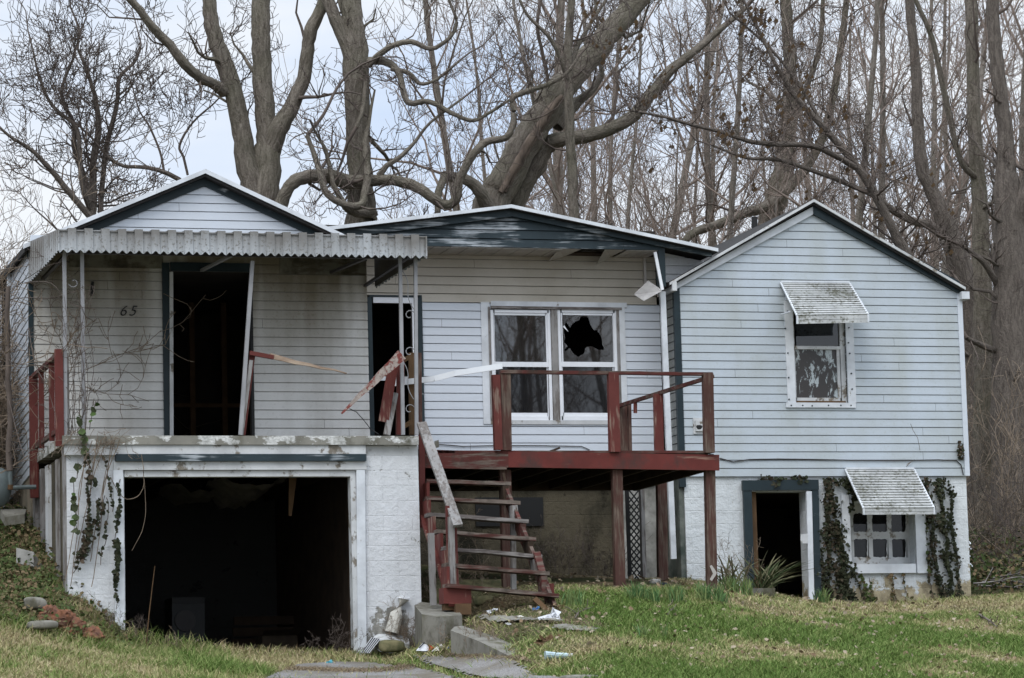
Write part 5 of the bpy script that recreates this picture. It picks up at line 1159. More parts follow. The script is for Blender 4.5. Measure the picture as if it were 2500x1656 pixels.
# ---------------------------------------------------------------- shrubs, vines, ivy
def thicket(name, label, pts, n, L, seed, m='twig_tan', lev=2, kids=(6, 5, 4), kink=.3, up=.1, rr=.012, cat='shrub', spread=.5, group=None):
    T = thing(name, label, cat, tuple(pts[0]), group); Wd = Wood(seed); r = Wd.r
    for k in range(n):
        c = pts[r.randrange(len(pts))]; p = Vector(c)+Vector((r.gauss(0, spread), r.gauss(0, spread), 0)); p.z = max(p.z-.2, gz1(p.x, p.y)-.05) if c[2] is None else p.z
        branch(Wd, p, Vector((r.gauss(0, .5), r.gauss(0, .5), 1)), L*r.uniform(.6, 1.3), rr, lev, kids=kids, kink=kink, up=up, rmin=.0045)
    Wd.mesh('stem', M[m], T); return T
def G3(px, Y, dz=0): x = P(px, 900, Y).x; return Vector((x, Y, gz1(x, Y)+dz))
# tan brush tangle over the left side wall
def W3(dx, y): return Vector((XL0+dx, y, gz1(XL0+dx, y)))
thicket('brush_tangle', 'dense tan tangle of bare brush over the left edge beside the left wing', [W3(-1.1, 4.2), W3(-1.3, 4.6), W3(-1.1, 5.4), W3(-1.6, 4.2), W3(-1.2, 6.5), W3(-1.6, 5), W3(-1.5, 4.4), W3(-1.3, 5.8)], 110, 2.7, 71, kids=(8, 6, 4), kink=.26, up=.08, rr=.013, spread=.25, lev=3)
thicket('brush_tangle', 'tan tangle of bare brush rising behind the low end of the left roof', [W3(-1.2, 10.5), W3(-.2, 11), W3(.8, 11.5), W3(-2, 11)], 40, 4.2, 77, kids=(8, 6, 4), kink=.26, up=.05, rr=.014, spread=.35, lev=3)
Wd = Wood(72); T = thing('climbing_vine', 'long bare vine stems trailing from the brush across the left porch posts', 'vine', tuple(P(20, 1100, .4)))
r = Wd.r
for (a, b_) in (((0,735),(205,700)),((0,850),(155,930)),((60,690),(220,755)),((0,790),(170,860)),((90,620),(230,700)),((10,930),(60,1120)),((40,700),(150,640)),((70,800),(135,1010)),((0,1120),(110,1080))):
    p = [P(a[0], a[1], 1.2), P((a[0]*2+b_[0])/3+r.uniform(-12, 12), (a[1]*2+b_[1])/3+r.uniform(-20, 20), .6), P((a[0]+b_[0]*2)/3, (a[1]+b_[1]*2)/3+r.uniform(-15, 15), .2), P(b_[0], b_[1], -.1)]
    q, rd = smoothline(p, [.007, .006, .005, .0035], 4, .3, r); Wd.add(q, rd); spawn(Wd, q, rd, .35, .3, 1, (4, 3), rr=.6, rmin=.0028)
p, rd = smoothline([P(20, 700, .9), P(17, 860, .9), P(22, 1000, .9), P(24, 1150, .9)], [.035, .035, .04, .045], 4, .35, r); Wd.add(p, rd)
Wd.mesh('stem', M['twig'], T)
# leaf patches
def leaves(pos, size, name, m, parent=None, seed=0, nrm=(0, -1, 0), jit=.6):
    r = np.random.RandomState(seed); n = len(pos); N = np.array(nrm, float)+r.randn(n, 3)*jit; N /= np.linalg.norm(N, axis=1, keepdims=True)
    ref = r.randn(n, 3); A = np.cross(N, ref); A /= np.linalg.norm(A, axis=1, keepdims=True); B_ = np.cross(N, A); s = (size*(.6+.8*r.rand(n)))[:, None]
    sh = [(-.5, 0), (-.2, -.45), (.35, -.3), (.6, 0), (.35, .3), (-.2, .45)]
    V = np.stack([pos+A*s*u+B_*s*v+N*s*.12*abs(v)*2 for u, v in sh], 1).reshape(-1, 3); b = np.arange(n)*6
    Fs = np.concatenate([np.stack([b, b+1, b+2, b+3], -1), np.stack([b, b+3, b+4, b+5], -1)]); return npmesh(name, V, Fs, m, parent, col=np.repeat(r.rand(n), 6))
def ivy(label, strands, Y, seed, size=.075, dens=75, m='ivy', name='ivy_plant', wander=12, group=None, cat='ivy', hang=0, th=.1):
    """strands: (x0,y0,x1,y1,spread px,weight) in photo pixels on the wall plane Y"""
    T = thing(name, label, cat, tuple(P(strands[0][2], strands[0][3], Y)), group); r = random.Random(seed); pos = []; Wd = Wood(seed)
    for (x0, y0, x1, y1, sp, wt) in strands:
        L = math.hypot(x1-x0, y1-y0); st = max(2, int(L/12)); off = 0; line = []
        for k in range(st+1):
            u = k/st; off = max(-sp, min(sp, off+r.gauss(0, wander*.3))); line.append((x0+(x1-x0)*u+off, y0+(y1-y0)*u))
        Wd.add([P(a, c, Y-.012) for a, c in line], [.006]*len(line))
        nn = int(L*wt*dens/100)
        for _ in range(nn):
            f = r.random()*st; i = min(int(f), st-1); a = line[i][0]+(line[i+1][0]-line[i][0])*(f-i); c = line[i][1]+(line[i+1][1]-line[i][1])*(f-i)
            if math.sin(i*1.7+x0)+.4*math.sin(i*.6+y0) < -.75 and wt < 1.2: continue
            ss = sp*(.55+.45*math.sin(i*.9+x0*.1))
            pos.append(tuple(P(a+r.gauss(0, ss*.5), c+r.uniform(-8, 8), Y-.02-r.random()*th)))
    Wd.mesh('stem', M['twig'], T); leaves(np.array(pos), size, 'foliage', M[m], T, seed); return T
yI = YR+.02
ivy('dark ivy column climbing the white basement wall between its door and window', [(2035,1470,2042,1170,22,2.6),(2060,1475,2022,1172,20,1.6),(2090,1478,2052,1280,24,2.6),(2040,1480,2030,1380,26,3),(2012,1450,2014,1180,7,.5),(2118,1480,2090,1380,16,.8),(2010,1175,2100,1180,8,1),(2090,1165,2075,1245,14,1.2),(2068,1170,2092,1220,16,1.6)], yI, 5, size=.045, dens=105)
ivy('dark ivy column climbing the right corner of the white basement wall', [(2330,1466,2300,1170,16,2.4),(2305,1470,2275,1172,14,1.7),(2340,1466,2325,1180,10,1.3),(2275,1468,2268,1200,6,.6),(2250,1180,2300,1176,8,1),(2344,1110,2342,1060,4,.5),(2346,1120,2345,1090,7,1.6)], yI, 6, size=.045, dens=105)
ivy('sparse reddish creeper under the basement window', [(2120,1475,2105,1400,10,1),(2140,1478,2130,1410,8,.6),(2180,1475,2165,1405,10,.35),(2190,1475,2178,1440,8,.8),(2215,1460,2210,1402,8,.5),(2260,1260,2268,1400,3,.3),(2160,1405,2185,1415,4,.5)], yI, 7, size=.05, dens=80, m='ivy_bank')
ivy('thin ivy strands along the top of the white basement wall over the door', [(1850,1170,1990,1172,5,.6),(1875,1172,1895,1190,5,1.2)], yI, 8, size=.06, dens=80)
ivy('ivy and bare vines climbing the white block left of the garage opening', [(200,1370,215,1165,12,.7),(240,1260,200,1360,12,1.3),(236,1262,240,1220,8,1.2),(285,1420,283,1320,6,2.2),(285,1330,290,1170,5,.7),(180,1400,200,1300,14,1),(250,1380,262,1215,5,.3),(262,1210,245,1300,7,.5),(285,1470,284,1400,4,.6),(235,1180,205,1120,8,.6),(275,1250,250,1110,5,.4)], -.05, 9, size=.05, dens=65)
Tv = ivy('green leaved vine hanging over the left end of the porch slab', [(192,1300,186,1130,8,.22),(205,1120,196,1020,9,.3),(215,1050,225,980,9,.15),(210,1105,196,1080,7,.6)], -.14, 10, size=.085, dens=50, m='vine_leaf', name='leafy_vine', cat='vine')
T = thing('bare_vine', 'bare tangled vine hanging over the porch slab edge beside the garage opening', 'vine', tuple(P(230, 1065, -.15))); Wd = Wood(91); r = Wd.r
for k in range(26):
    x = r.uniform(165, 310); branch(Wd, P(x, r.uniform(1045, 1080), -.15), Vector((r.gauss(0, 1), r.uniform(-.3, .1), r.gauss(-.5, .4))), r.uniform(.15, .5), .004, 1, n=6, kink=.4, up=-.1, kids=(3,), rmin=.0028)
for k in range(8):
    x = r.uniform(175, 250); q, rd = smoothline([P(x+r.uniform(20, 60), 1075, -.16), P(x+r.uniform(0, 25), 1180, -.1), P(x, 1290, -.08), P(x-r.uniform(0, 30), 1330+r.uniform(0, 110), -.05)], [.006]*4, 4, 1, r); Wd.add(q, rd)
q, rd = smoothline([P(270, 1165, -.1), P(300, 1215, -.12), P(335, 1212, -.12), P(352, 1180, -.12), P(345, 1110, -.13)], [.006]*5, 4, 1, r); Wd.add(q, rd)
q, rd = smoothline([P(352, 1170, -.12), P(356, 1250, -.1), P(345, 1300, -.1), P(322, 1345, -.1)], [.006, .005, .005, .004], 4, 1, r); Wd.add(q, rd)
Wd.mesh('stem', M['twig_tan'], T)
# vines on the railing posts
T = thing('bare_vine', 'thin bare vine wound around the left pair of porch posts', 'vine', tuple(P(200, 1060, -.05))); Wd = Wood(93); r = Wd.r
for k in range(9):
    x = r.uniform(160, 212); q, rd = smoothline([P(x+r.uniform(-15, 15), 1062, -.05), P(x+r.uniform(-18, 18), 980, -.05), P(x+r.uniform(-20, 25), 890, -.04), P(x+r.uniform(-30, 40), 820-r.uniform(0, 150), -.03)], [.006, .005, .004, .0035], 4, 1, r); Wd.add(q, rd); spawn(Wd, q, rd, .4, .25, 1, (3,), rr=.7, rmin=.003)
Wd.mesh('stem', M['twig'], T)
# ground cover on the left bank
r = np.random.RandomState(21); n = 21000; yy = -1.7+r.rand(n)*7; xx = P(-120, 900, 1).x+r.rand(n)*(xle+1.0-P(-120, 900, 1).x); ok = (xx < xle-.03) | ((yy < -.02) & (xx < xle+.75) & (r.rand(n) < np.clip(1.1+yy*.9, 0, 1)))
ok &= r.rand(n) < .35+.65*vnoise(xx, yy, 1.5, 4); xx, yy = xx[ok], yy[ok]; zz = gz(xx, yy)+.02+r.rand(len(xx))**2*.22
tag(leaves(np.stack([xx, yy, zz], -1), .045, 'ground_ivy', M['ivy_bank'], seed=5, nrm=(0, -.5, .8)), 'low ivy and weeds covering the bank at the left end of the house', 'ground cover', kind='stuff')
r = np.random.RandomState(23); n = 16000; yy = -1.9+r.rand(n)*7; xx = P(-120, 900, 1).x+r.rand(n)*(xle+.9-P(-120, 900, 1).x); ok = (xx < xle-.03) | (yy < -.02); xx, yy = xx[ok], yy[ok]; n = len(xx)
tag(blades(xx, yy, gz(xx, yy), .05+.14*r.rand(n)**2, .006+.003*r.rand(n), .4+1.3*r.rand(n), 'bank_grass', M['grass'], seed=24, droop=.9), 'rough green and dry grass among the ivy on the left bank', 'grass', kind='stuff')
r = np.random.RandomState(22); n = 15000; yy = 3+r.rand(n)*8; x0 = XR1+.15; xx = x0+r.rand(n)*4.5; h_ = np.clip((xx-x0)/1.5, 0, 1)*.5+.25; zz = gz(xx, yy)+r.rand(n)**1.3*(.35+.65*vnoise(xx, yy, 1.1, 9))*1.0*(.4+h_)
ok = r.rand(n) < vnoise(xx, yy, 1.7, 8)+.15; ok &= yy > 4.3+(x0+1.5-xx)*.2
tag(leaves(np.stack([xx, yy, zz], -1)[ok], .06, 'undergrowth', M['ivy_bank'], seed=6, nrm=(0, -.6, .6)), 'dull leafy undergrowth beyond the right corner of the house', 'undergrowth', kind='stuff')
thicket('bare_shrub', 'tall tangle of bare reddish brown brush against the right corner of the house', [G3(2400, 8), G3(2420, 9), G3(2440, 8), G3(2480, 7.5)], 26, 3.0, 73, 'twig_tan', kids=(7, 5, 4), rr=.014, lev=2)
thicket('bare_shrub', 'low bare brush at the foot of the broad old tree by the right edge', [G3(2430, 6.5), G3(2470, 6.8), G3(2500, 6)], 16, 1.7, 74, 'twig', kids=(6, 5, 4), rr=.01)
# fallen branch pile at the right
T = thing('branch_pile', 'pile of grey fallen branches on the ground past the right corner', 'branches', tuple(hit(2420, 1450))); Wd = Wood(75); r = Wd.r
for k in range(22):
    c = G3(2350+r.uniform(0, 170), r.uniform(4.3, 6), .08+r.uniform(0, .15)); branch(Wd, c, Vector((1, r.gauss(0, .5), r.gauss(.05, .08))), r.uniform(.6, 1.8), r.uniform(.01, .03), 1, kink=.12, up=-.02, kids=(3,))
Wd.mesh('branch', M['grey_wood_h'], T)
# daffodils
for i, (px, py, wd_, nn, lab) in enumerate(((1403,1480,.14,60,'short clump of bluish daffodil leaves just right of the foot of the stairs'), (1560,1466,.17,95,'big clump of daffodil leaves right of the middle deck post'), (1598,1473,.07,34,'narrow clump of daffodil leaves between two bigger clumps'),
        (1648,1472,.17,95,'round clump of daffodil leaves in front of the gap between the deck posts'), (1718,1466,.12,70,'clump of daffodil leaves just left of the arrow marked post'), (1756,1472,.13,70,'clump of daffodil leaves just right of the base of the arrow marked post'),
        (1786,1447,.13,60,'clump of daffodil leaves close to the concrete step by the basement door'), (1822,1455,.12,50,'pale clump of daffodil leaves below the yucca'), (2008,1473,.11,40,'daffodil leaves at the foot of the basement door frame'),
        (1570,1556,.06,16,'few daffodil leaves alone on the lawn to the left'), (1622,1558,.04,14,'sparse upright green shoots alone on the middle of the lawn'))):
    c = hit(px, py); nn = int(nn*1.5); r = np.random.RandomState(30+i); x = c.x+r.randn(nn)*wd_*.42; y = c.y+r.randn(nn)*wd_*.42
    tag(blades(x, y, gz(x, y)-.01, (.15+.15*r.rand(nn))*(1 if wd_ > .06 else .8), .010+.004*r.rand(nn), .05+.55*r.rand(nn), 'daffodil_clump', M['daffodil'], seed=i, seg=3), lab, 'plant', 'daffodil clumps on the lawn')
c = Vector((P(1862, 1460, 3.7).x, 3.7, gz1(P(1862, 1460, 3.7).x, 3.7))); nn = 95; r = np.random.RandomState(50); a = r.rand(nn)*2*np.pi
tag(blades(c.x+r.randn(nn)*.07, c.y+r.randn(nn)*.07-.1, np.full(nn, c.z-.02), .3+.45*r.rand(nn), .018+.014*r.rand(nn), .3+1.3*r.rand(nn), 'yucca_plant', M['yucca'], seed=9, seg=5, az=np.where(r.rand(nn) < .6, r.rand(nn)*.8-.4, a)), 'spiky long leaved yucca growing in front of the open basement doorway', 'plant')
c = Vector((P(1790, 1440, 3.6).x, 3.6, gz1(P(1790, 1440, 3.6).x, 3.6))); nn = 34
tag(blades(c.x+r.randn(nn)*.12, c.y+r.randn(nn)*.07, np.full(nn, c.z-.02), .25+.35*r.rand(nn), .025+.01*r.rand(nn), .3+.9*r.rand(nn), 'strappy_plant', M['yucca'], seed=19, seg=5), 'smaller dark strappy plant between the deck post and the basement door', 'plant')
# dry weeds
def weeds(px, py, n, h, seed, lab, sp=.15, m='twig_tan', Yr=(-9, 12), group=None):
    c = hit(px, py, *Yr); Wd = Wood(seed); T = thing('dry_weed', lab, 'weed', tuple(c), group)
    for k in range(n): branch(Wd, c+Vector((Wd.r.gauss(0, sp), Wd.r.gauss(0, sp*.6), -.02)), Vector((Wd.r.gauss(0, .35), Wd.r.gauss(0, .3), 1)), h*Wd.r.uniform(.5, 1.2), .0035, 2, n=6, kink=.16, up=.02, kids=(7, 5), ratio=.32, rmin=.0018)
    Wd.mesh('stem', M[m], T); return T
weeds(325, 1585, 7, .65, 81, 'dry branching weeds inside the left edge of the garage opening', m='twig')
weeds(815, 1600, 12, .45, 82, 'dry feathery weeds inside the right edge of the garage opening', m='twig')
weeds(430, 1590, 5, .4, 83, 'small dark dry weeds in the middle of the garage opening', .1)
weeds(985, 1585, 26, .5, 84, 'clump of dead brown stems behind the fallen white pipe', .16)
weeds(1180, 1580, 22, .28, 85, 'heap of flattened straw coloured weeds below the concrete kerb', .3)
weeds(1065, 1490, 12, .7, 86, 'dead stems growing under the left side of the stairs', .18)
weeds(1140, 1460, 8, 1.1, 87, 'thin bare saplings growing up through the stairs', .15)
weeds(1775, 1440, 9, .75, 88, 'fine brown dry grass stems beside the basement door', .15)
T = thing('dry_weed', 'single tall rust coloured stalk standing in the garage opening', 'weed', tuple(hit(355, 1590))); q = hit(355, 1592); Wd = Wood(89); Wd.add([q, q.lerp(P(366, 1480, q.y), .9), P(378, 1382, q.y)], [.009, .008, .005]); Wd.mesh('stem', M['stud'], T)
# straw litter along the drive edge
r = np.random.RandomState(61); n = 9000; t_ = r.rand(n); pa, pb = hit(520, 1632, -9, 0), hit(1010, 1628, -9, 0); xx = pa.x+(pb.x-pa.x)*t_; yy = pa.y+(pb.y-pa.y)*t_+r.randn(n)*.16
q1_, q2_ = hit(1080, 1590, -9, 0), hit(1290, 1612, -9, 0); t2 = r.rand(3000); xx = np.r_[xx, q1_.x+(q2_.x-q1_.x)*t2]; yy = np.r_[yy, q1_.y+(q2_.y-q1_.y)*t2+r.randn(3000)*.2]
xx = np.r_[xx, P(1030, 1500, -1).x+r.rand(5000)*1.9]; yy = np.r_[yy, -3.2+r.rand(5000)*3.6]; n = len(xx)
tag(blades(xx, yy, gz(xx, yy)+.02, .03+.05*r.rand(n), np.full(n, .006), 1.2+1.6*r.rand(n), 'straw_litter', M['straw'], seed=62, droop=1.2), 'flattened dead straw lying along the driveway and below the stairs', 'straw', kind='stuff')
# ---------------------------------------------------------------- rubbish and masonry on the ground
def rock(c, s, seed, m, name, lab, cat, par=None):
    r = random.Random(seed); bm_ = bmesh.new(); bmesh.ops.create_icosphere(bm_, subdivisions=3, radius=1)
    ph = [(Vector((r.gauss(0, 1), r.gauss(0, 1), r.gauss(0, 1))).normalized(), r.uniform(2, 4), r.uniform(0, 6)) for _ in range(6)]
    for v in bm_.verts:
        k = 1+.07*sum(math.sin(v.co.dot(a)*b_+c_) for a, b_, c_ in ph); q = v.co*k; q = Vector(tuple(math.copysign(abs(x)**.6, x) for x in q)); v.co = Vector(c)+Vector((q.x*s[0], q.y*s[1], q.z*s[2]))
    me = bpy.data.meshes.new(name); bm_.to_mesh(me); bm_.free(); me.materials.append(m); me.polygons.foreach_set('use_smooth', [True]*len(me.polygons))
    o = bpy.data.objects.new(name, me); link(o, par)
    if lab: tag(o, lab, cat)
    return o
# retaining stub and kerb
def slabpoly(top, h, m, name, lab, cat):
    n = len(top); V = list(top)+[p-Vector((0, 0, h)) for p in top]; return tag(MB().add(V, [tuple(range(n)), tuple(range(2*n-1, n-1, -1))]+[(i, (i+1) % n, n+(i+1) % n, n+i) for i in range(n)]).build(name, m), lab, cat)
slabpoly([P(1030, 1500, -1.9), P(1068, 1506, -2.0), P(1128, 1502, -1.9), P(1108, 1478, -.5), P(1028, 1470, -.1), P(1012, 1478, -.3)], .95, M['concrete'], 'retaining_wall', 'short weathered concrete retaining wall stub at the foot of the stairs', 'wall')
slabpoly([P(1100, 1539, -2.6), P(1110, 1530, -2.2), P(1130, 1528, -2.0), P(1210, 1555, -2.9), P(1297, 1594, -3.9), P(1240, 1600, -4.1), P(1170, 1566, -3.2)], .3, M['concrete'], 'kerb', 'curved concrete kerb running down beside the path slab', 'kerb')
slabpoly([P(1130, 1415, .9), P(1225, 1415, .9), P(1228, 1437, .5), P(1060, 1437, .5), P(1062, 1412, .9)], .25, M['moss_stone'], 'concrete_block', 'mossy concrete block lying behind the stairs', 'block')
h1, h2 = hit(1390, 1530), hit(1470, 1522)
sheet_on([(a.x, a.y) for a in (hit(1345, 1538), hit(1375, 1530), hit(1465, 1540), hit(1440, 1548), hit(1380, 1545))], 'path_stone', M['concrete'], .03, lab='flat path stone sunk in the lawn')
sheet_on([(a.x, a.y) for a in (hit(1140, 1517), hit(1200, 1510), hit(1370, 1518), hit(1380, 1522), hit(1200, 1526))], 'path_stone', M['concrete'], .03, lab='flat path stone at the foot of the stairs')
c = hit(1800, 1443); slabpoly([c+Vector((-.28, -.1, .03)), c+Vector((.5, -.22, .02)), c+Vector((.6, .2, .03)), c+Vector((-.25, .3, .04))], .12, M['concrete'], 'step_stone', 'low concrete step in the grass before the basement door', 'step')
# fallen downspout with tray
c = hit(935, 1596, -4, 0); PT = thing('fallen_pipe', 'white plastic drain pipe standing askew out of a broken white tray by the garage', 'pipe', tuple(c))
Yp = c.y
part(MB().tube([P(957, 1545, Yp), P(968, 1500, Yp), P(985, 1462, Yp)], .095, 14, r2=.075), 'pipe', M['pvc'], PT, smooth=False)
part(MB().tube([P(985, 1463.5, Yp), P(985.5, 1461, Yp)], .082, 14), 'pipe_rim', M['white_vinyl'], PT)
part(MB().add([P(905,1560,Yp-.1),P(925,1546,Yp+.1),P(975,1543,Yp+.15),P(998,1560,Yp),P(1000,1572,Yp-.1),P(950,1570,Yp-.25),P(930,1565,Yp-.3)]+[P(905,1575,Yp-.1),P(925,1560,Yp+.1),P(975,1560,Yp+.15),P(998,1575,Yp),P(1000,1590,Yp-.1),P(950,1595,Yp-.25),P(930,1592,Yp-.3)], [(0,1,2,3,4,5,6),(0,7,8,1),(4,3,10,11),(5,4,11,12),(6,5,12,13),(0,6,13,7)]), 'tray', M['white_worn'], PT)
gr = part(MB().add([P(908,1556,Yp-.15),P(928,1560,Yp-.3),P(900,1595,Yp-.35),P(880,1595,Yp-.2)]+[p+Vector((0, .03, 0)) for p in (P(908,1556,Yp-.15),P(928,1560,Yp-.3),P(900,1595,Yp-.35),P(880,1595,Yp-.2))], [(0,1,2,3),(7,6,5,4),(0,4,5,1),(1,5,6,2),(2,6,7,3),(3,7,4,0)]), 'grille', M['dark_iron'], PT)
b = MB()
for k in range(5): u = k/4; b.beam(P(908+20*u, 1556+4*u, Yp-.16-.15*u)+Vector((0,-.01,0)), P(880+20*u, 1595, Yp-.21-.15*u)+Vector((0,-.01,0)), .008, .012)
part(b, 'grille_bar', M['white'], gr)
rock(tuple(P(958, 1578, Yp-.45)), (.155, .1, .085), 4, M['moss_stone'], 'mossy_block', 'squared mossy yellow block on the grass before the white pipe', 'block')
def scrap(pts, m, name, lab, cat, t=.004, more=None):
    ym = max(p[1] for p in pts); ch = hit(sum(p[0] for p in pts)/len(pts), ym, -9, 4); p3 = [P(x, y, ch.y+(ym-y)*.012)+Vector((0, 0, .01)) for x, y, z in pts]; n = len(p3); rr_ = random.Random(len(lab)+n)
    c = sum(p3, Vector())/n; V = []; K = 4
    for ring in range(K+1):      # crumpled: rings of creased facets
        for i in range(2*n):
            p = p3[i//2] if i % 2 == 0 else (p3[i//2]+p3[(i//2+1) % n])/2
            q = c.lerp(p, 1-ring/(K+.5)); sz = (p-c).length*.16; V.append(q+Vector((rr_.gauss(0, sz), rr_.gauss(0, sz), rr_.gauss(0, sz)*.8)))
    m2 = 2*n; Fs = [(r_*m2+i, r_*m2+(i+1) % m2, (r_+1)*m2+(i+1) % m2, (r_+1)*m2+i) for r_ in range(K) for i in range(m2)]+[tuple(K*m2+i for i in range(m2))]
    o = MB().add(V, Fs).build(name, M[m]); tag(o, lab, cat); return o, p3
cx = hit(1040, 1592, -4, 0); Yq = cx.y
o = MB().add([P(1016,1589,Yq-.1),P(1042,1558,Yq+.12),P(1058,1568,Yq+.1),P(1066,1582,Yq),P(1040,1590,Yq-.12)]+[P(1016,1589,Yq-.1)+Vector((0,.02,0)),P(1042,1558,Yq+.14),P(1058,1568,Yq+.12),P(1066,1582,Yq+.02),P(1040,1590,Yq-.1)], [(0,1,2,3,4),(9,8,7,6,5),(0,5,6,1),(1,6,7,2),(2,7,8,3),(3,8,9,4),(4,9,5,0)]).build('paper_bag', M['paper']); tag(o, 'crumpled white paper packaging with black and red print before the kerb', 'litter')
part(MB().add([P(1046,1575,Yq-.02),P(1054,1571,Yq+.02),P(1066,1581,Yq-.04),P(1048,1588,Yq-.14)], [(0,1,2,3)]), 'red_print', M['scarlet'], o, fix=False)
part(MB().add([P(1022,1582,Yq-.1),P(1042,1560,Yq+.07),P(1044,1562,Yq+.07),P(1025,1583,Yq-.1)], [(0,1,2,3)]), 'black_print', M['ink'], o, fix=False)
scrap([(1055,1588,.03),(1080,1578,.06),(1092,1582,.05),(1075,1594,.02)], 'pvc', 'plastic_wrap', 'clear plastic scrap beside the printed paper packaging', 'litter')
scrap([(1088,1584,.05),(1096,1583,.06),(1095,1590,.03),(1088,1590,.03)], 'blue_plastic', 'plastic_scrap', 'small blue plastic cap right of the printed paper packaging', 'litter', .02)
scrap([(797,1618,.03),(808,1615,.04),(814,1617,.04),(812,1623,.03),(799,1623,.03)], 'teal_plastic', 'plastic_scrap', 'small teal plastic lid on the driveway edge', 'litter', .015)
scrap([(1318,1514,.02),(1335,1505,.1),(1350,1490,.14),(1362,1500,.1),(1373,1516,.02),(1350,1514,.03)], 'paper', 'crumpled_foil', 'crumpled white and blue wrapper by the foot of the stairs', 'litter')
scrap([(1183,1495,.03),(1200,1490,.06),(1213,1490,.05),(1208,1496,.03),(1190,1499,.02)], 'paper', 'paper_scrap', 'long white paper scrap lying under the stairs', 'litter')
scrap([(1260,1508,.02),(1270,1505,.04),(1288,1510,.03),(1285,1513,.02)], 'pvc', 'paper_scrap', 'cream scrap left of the crumpled wrapper', 'litter')
scrap([(1233,1524,.02),(1240,1522,.03),(1249,1525,.02),(1243,1528,.02)], 'paper', 'paper_scrap', 'small white scrap on the path stone below the stairs', 'litter')
scrap([(1300,1488,.05),(1315,1484,.07),(1317,1489,.05),(1303,1491,.04)], 'blue_plastic', 'plastic_strip', 'small blue plastic strip under the bottom stair tread', 'litter')
scrap([(1004,1551,.1),(1012,1549,.12),(1015,1556,.06),(1010,1562,.02)], 'paper', 'paper_scrap', 'small pale triangular scrap among dead stems beside the white pipe', 'litter')
scrap([(1303,1571,.03),(1320,1562,.05),(1365,1553,.05),(1362,1558,.03),(1312,1576,.02)], 'stud', 'wood_strip', 'split strip of raw wood on the grass above the kerb', 'wood scrap', .03)
scrap([(1612,1425,.1),(1625,1424,.1),(1630,1428,.07),(1618,1430,.06)], 'green', 'bottle_shard', 'dark green bit of rubbish near the rear deck post', 'litter')
c = hit(1365, 1612, -9, 0); BT = thing('plastic_bottle', 'crushed clear blue tinted plastic bottle on the lawn near the path', 'bottle', tuple(c))
gb_ = m_plain('bottle_plastic', (.38, .5, .54), .15, .3, 20, spec=.8)
part(MB().tube([c+Vector((-.17, 0, .06)), c+Vector((-.13, 0, .06)), c+Vector((-.02, .01, .05)), c+Vector((.1, .01, .05))], .05, 10, r2=.034), 'bottle_body', gb_, BT); part(MB().tube([c+Vector((.1, .01, .05)), c+Vector((.14, .01, .05)), c+Vector((.17, .01, .05))], .025, 8), 'bottle_neck', M['paper'], BT)
rock(tuple(hit(1415, 1658, -9, 0)+Vector((0, 0, -.01))), (.24, .16, .06), 9, M['concrete'], 'pale_rock', 'flat pale rock in the grass at the bottom edge', 'rock')
# sticks on the lawn
for i, (pts, lab) in enumerate((([(2390,1510),(2410,1520),(2435,1540)], 'dark curved stick lying on the lawn at the far right'), ([(1405,1520),(1415,1505),(1450,1492)], 'bent twig arching over the grass right of the stairs'), ([(1630,1512),(1640,1500),(1648,1498)], 'forked dead twig in the lawn below the daffodils'))):
    Wd = Wood(200+i); q = [hit(*p)+Vector((0, 0, .05)) for p in pts]; a_, b_ = smoothline(q, [.02, .016, .01] if i == 0 else [.009, .008, .006], 3, .3, Wd.r); Wd.add(a_, b_); spawn(Wd, a_, b_, .2, .15, 0, rr=.6); tag(Wd.mesh('fallen_stick', M['bark_dark']
, None), lab, 'stick')
# rotten log, stones on the left bank
for i, (px, py, s, rot, lab) in enumerate(((150,1545,(.42,.2,.17),.0,None),)):
    c = hit(130, 1530, -5, 1); LG = thing('rotten_log', 'reddish crumbling rotten log lying on the grass at the left', 'log', tuple(c))
    for li, (xa, ya, xb, yb, ra) in enumerate(((105,1500,165,1520,.15),(150,1505,190,1552,.16),(175,1548,250,1560,.13),(110,1512,150,1522,.09))):
        rl = random.Random(60+li); mbl = MB(); A_l, B_l = P(xa, ya, c.y), P(xb, yb, c.y-.25); K = 16; N = 22; Vl = []
        sd2 = (B_l-A_l).normalized(); u2 = sd2.cross(Vector((0, 0, 1))).normalized(); w2_ = sd2.cross(u2); prof = [1+.28*math.sin(3*a_*2*math.pi/N+li)+rl.uniform(-.22, .22) for a_ in range(N)]
        for i_ in range(K+1):
            f_ = i_/K; rad_ = ra*(math.sin(math.pi*min(1, max(0, .12+f_*.8)))**.5)*(1+.18*math.sin(f_*9+li))
            for a_ in range(N):
                an_ = 2*math.pi*a_/N; q_ = rad_*(prof[a_]+rl.uniform(-.12, .12)); Vl.append(A_l.lerp(B_l, f_)+u2*(q_*math.cos(an_))+w2_*(q_*math.sin(an_)*.8)+sd2*rl.uniform(-.02, .02))
        part(mbl.add(Vl, [(i_*N+a_, i_*N+(a_+1) % N, (i_+1)*N+(a_+1) % N, (i_+1)*N+a_) for i_ in range(K) for a_ in range(N)]+[tuple(range(N)), tuple(K*N+a_ for a_ in range(N))]), 'log_piece', M['rot'], LG)
    
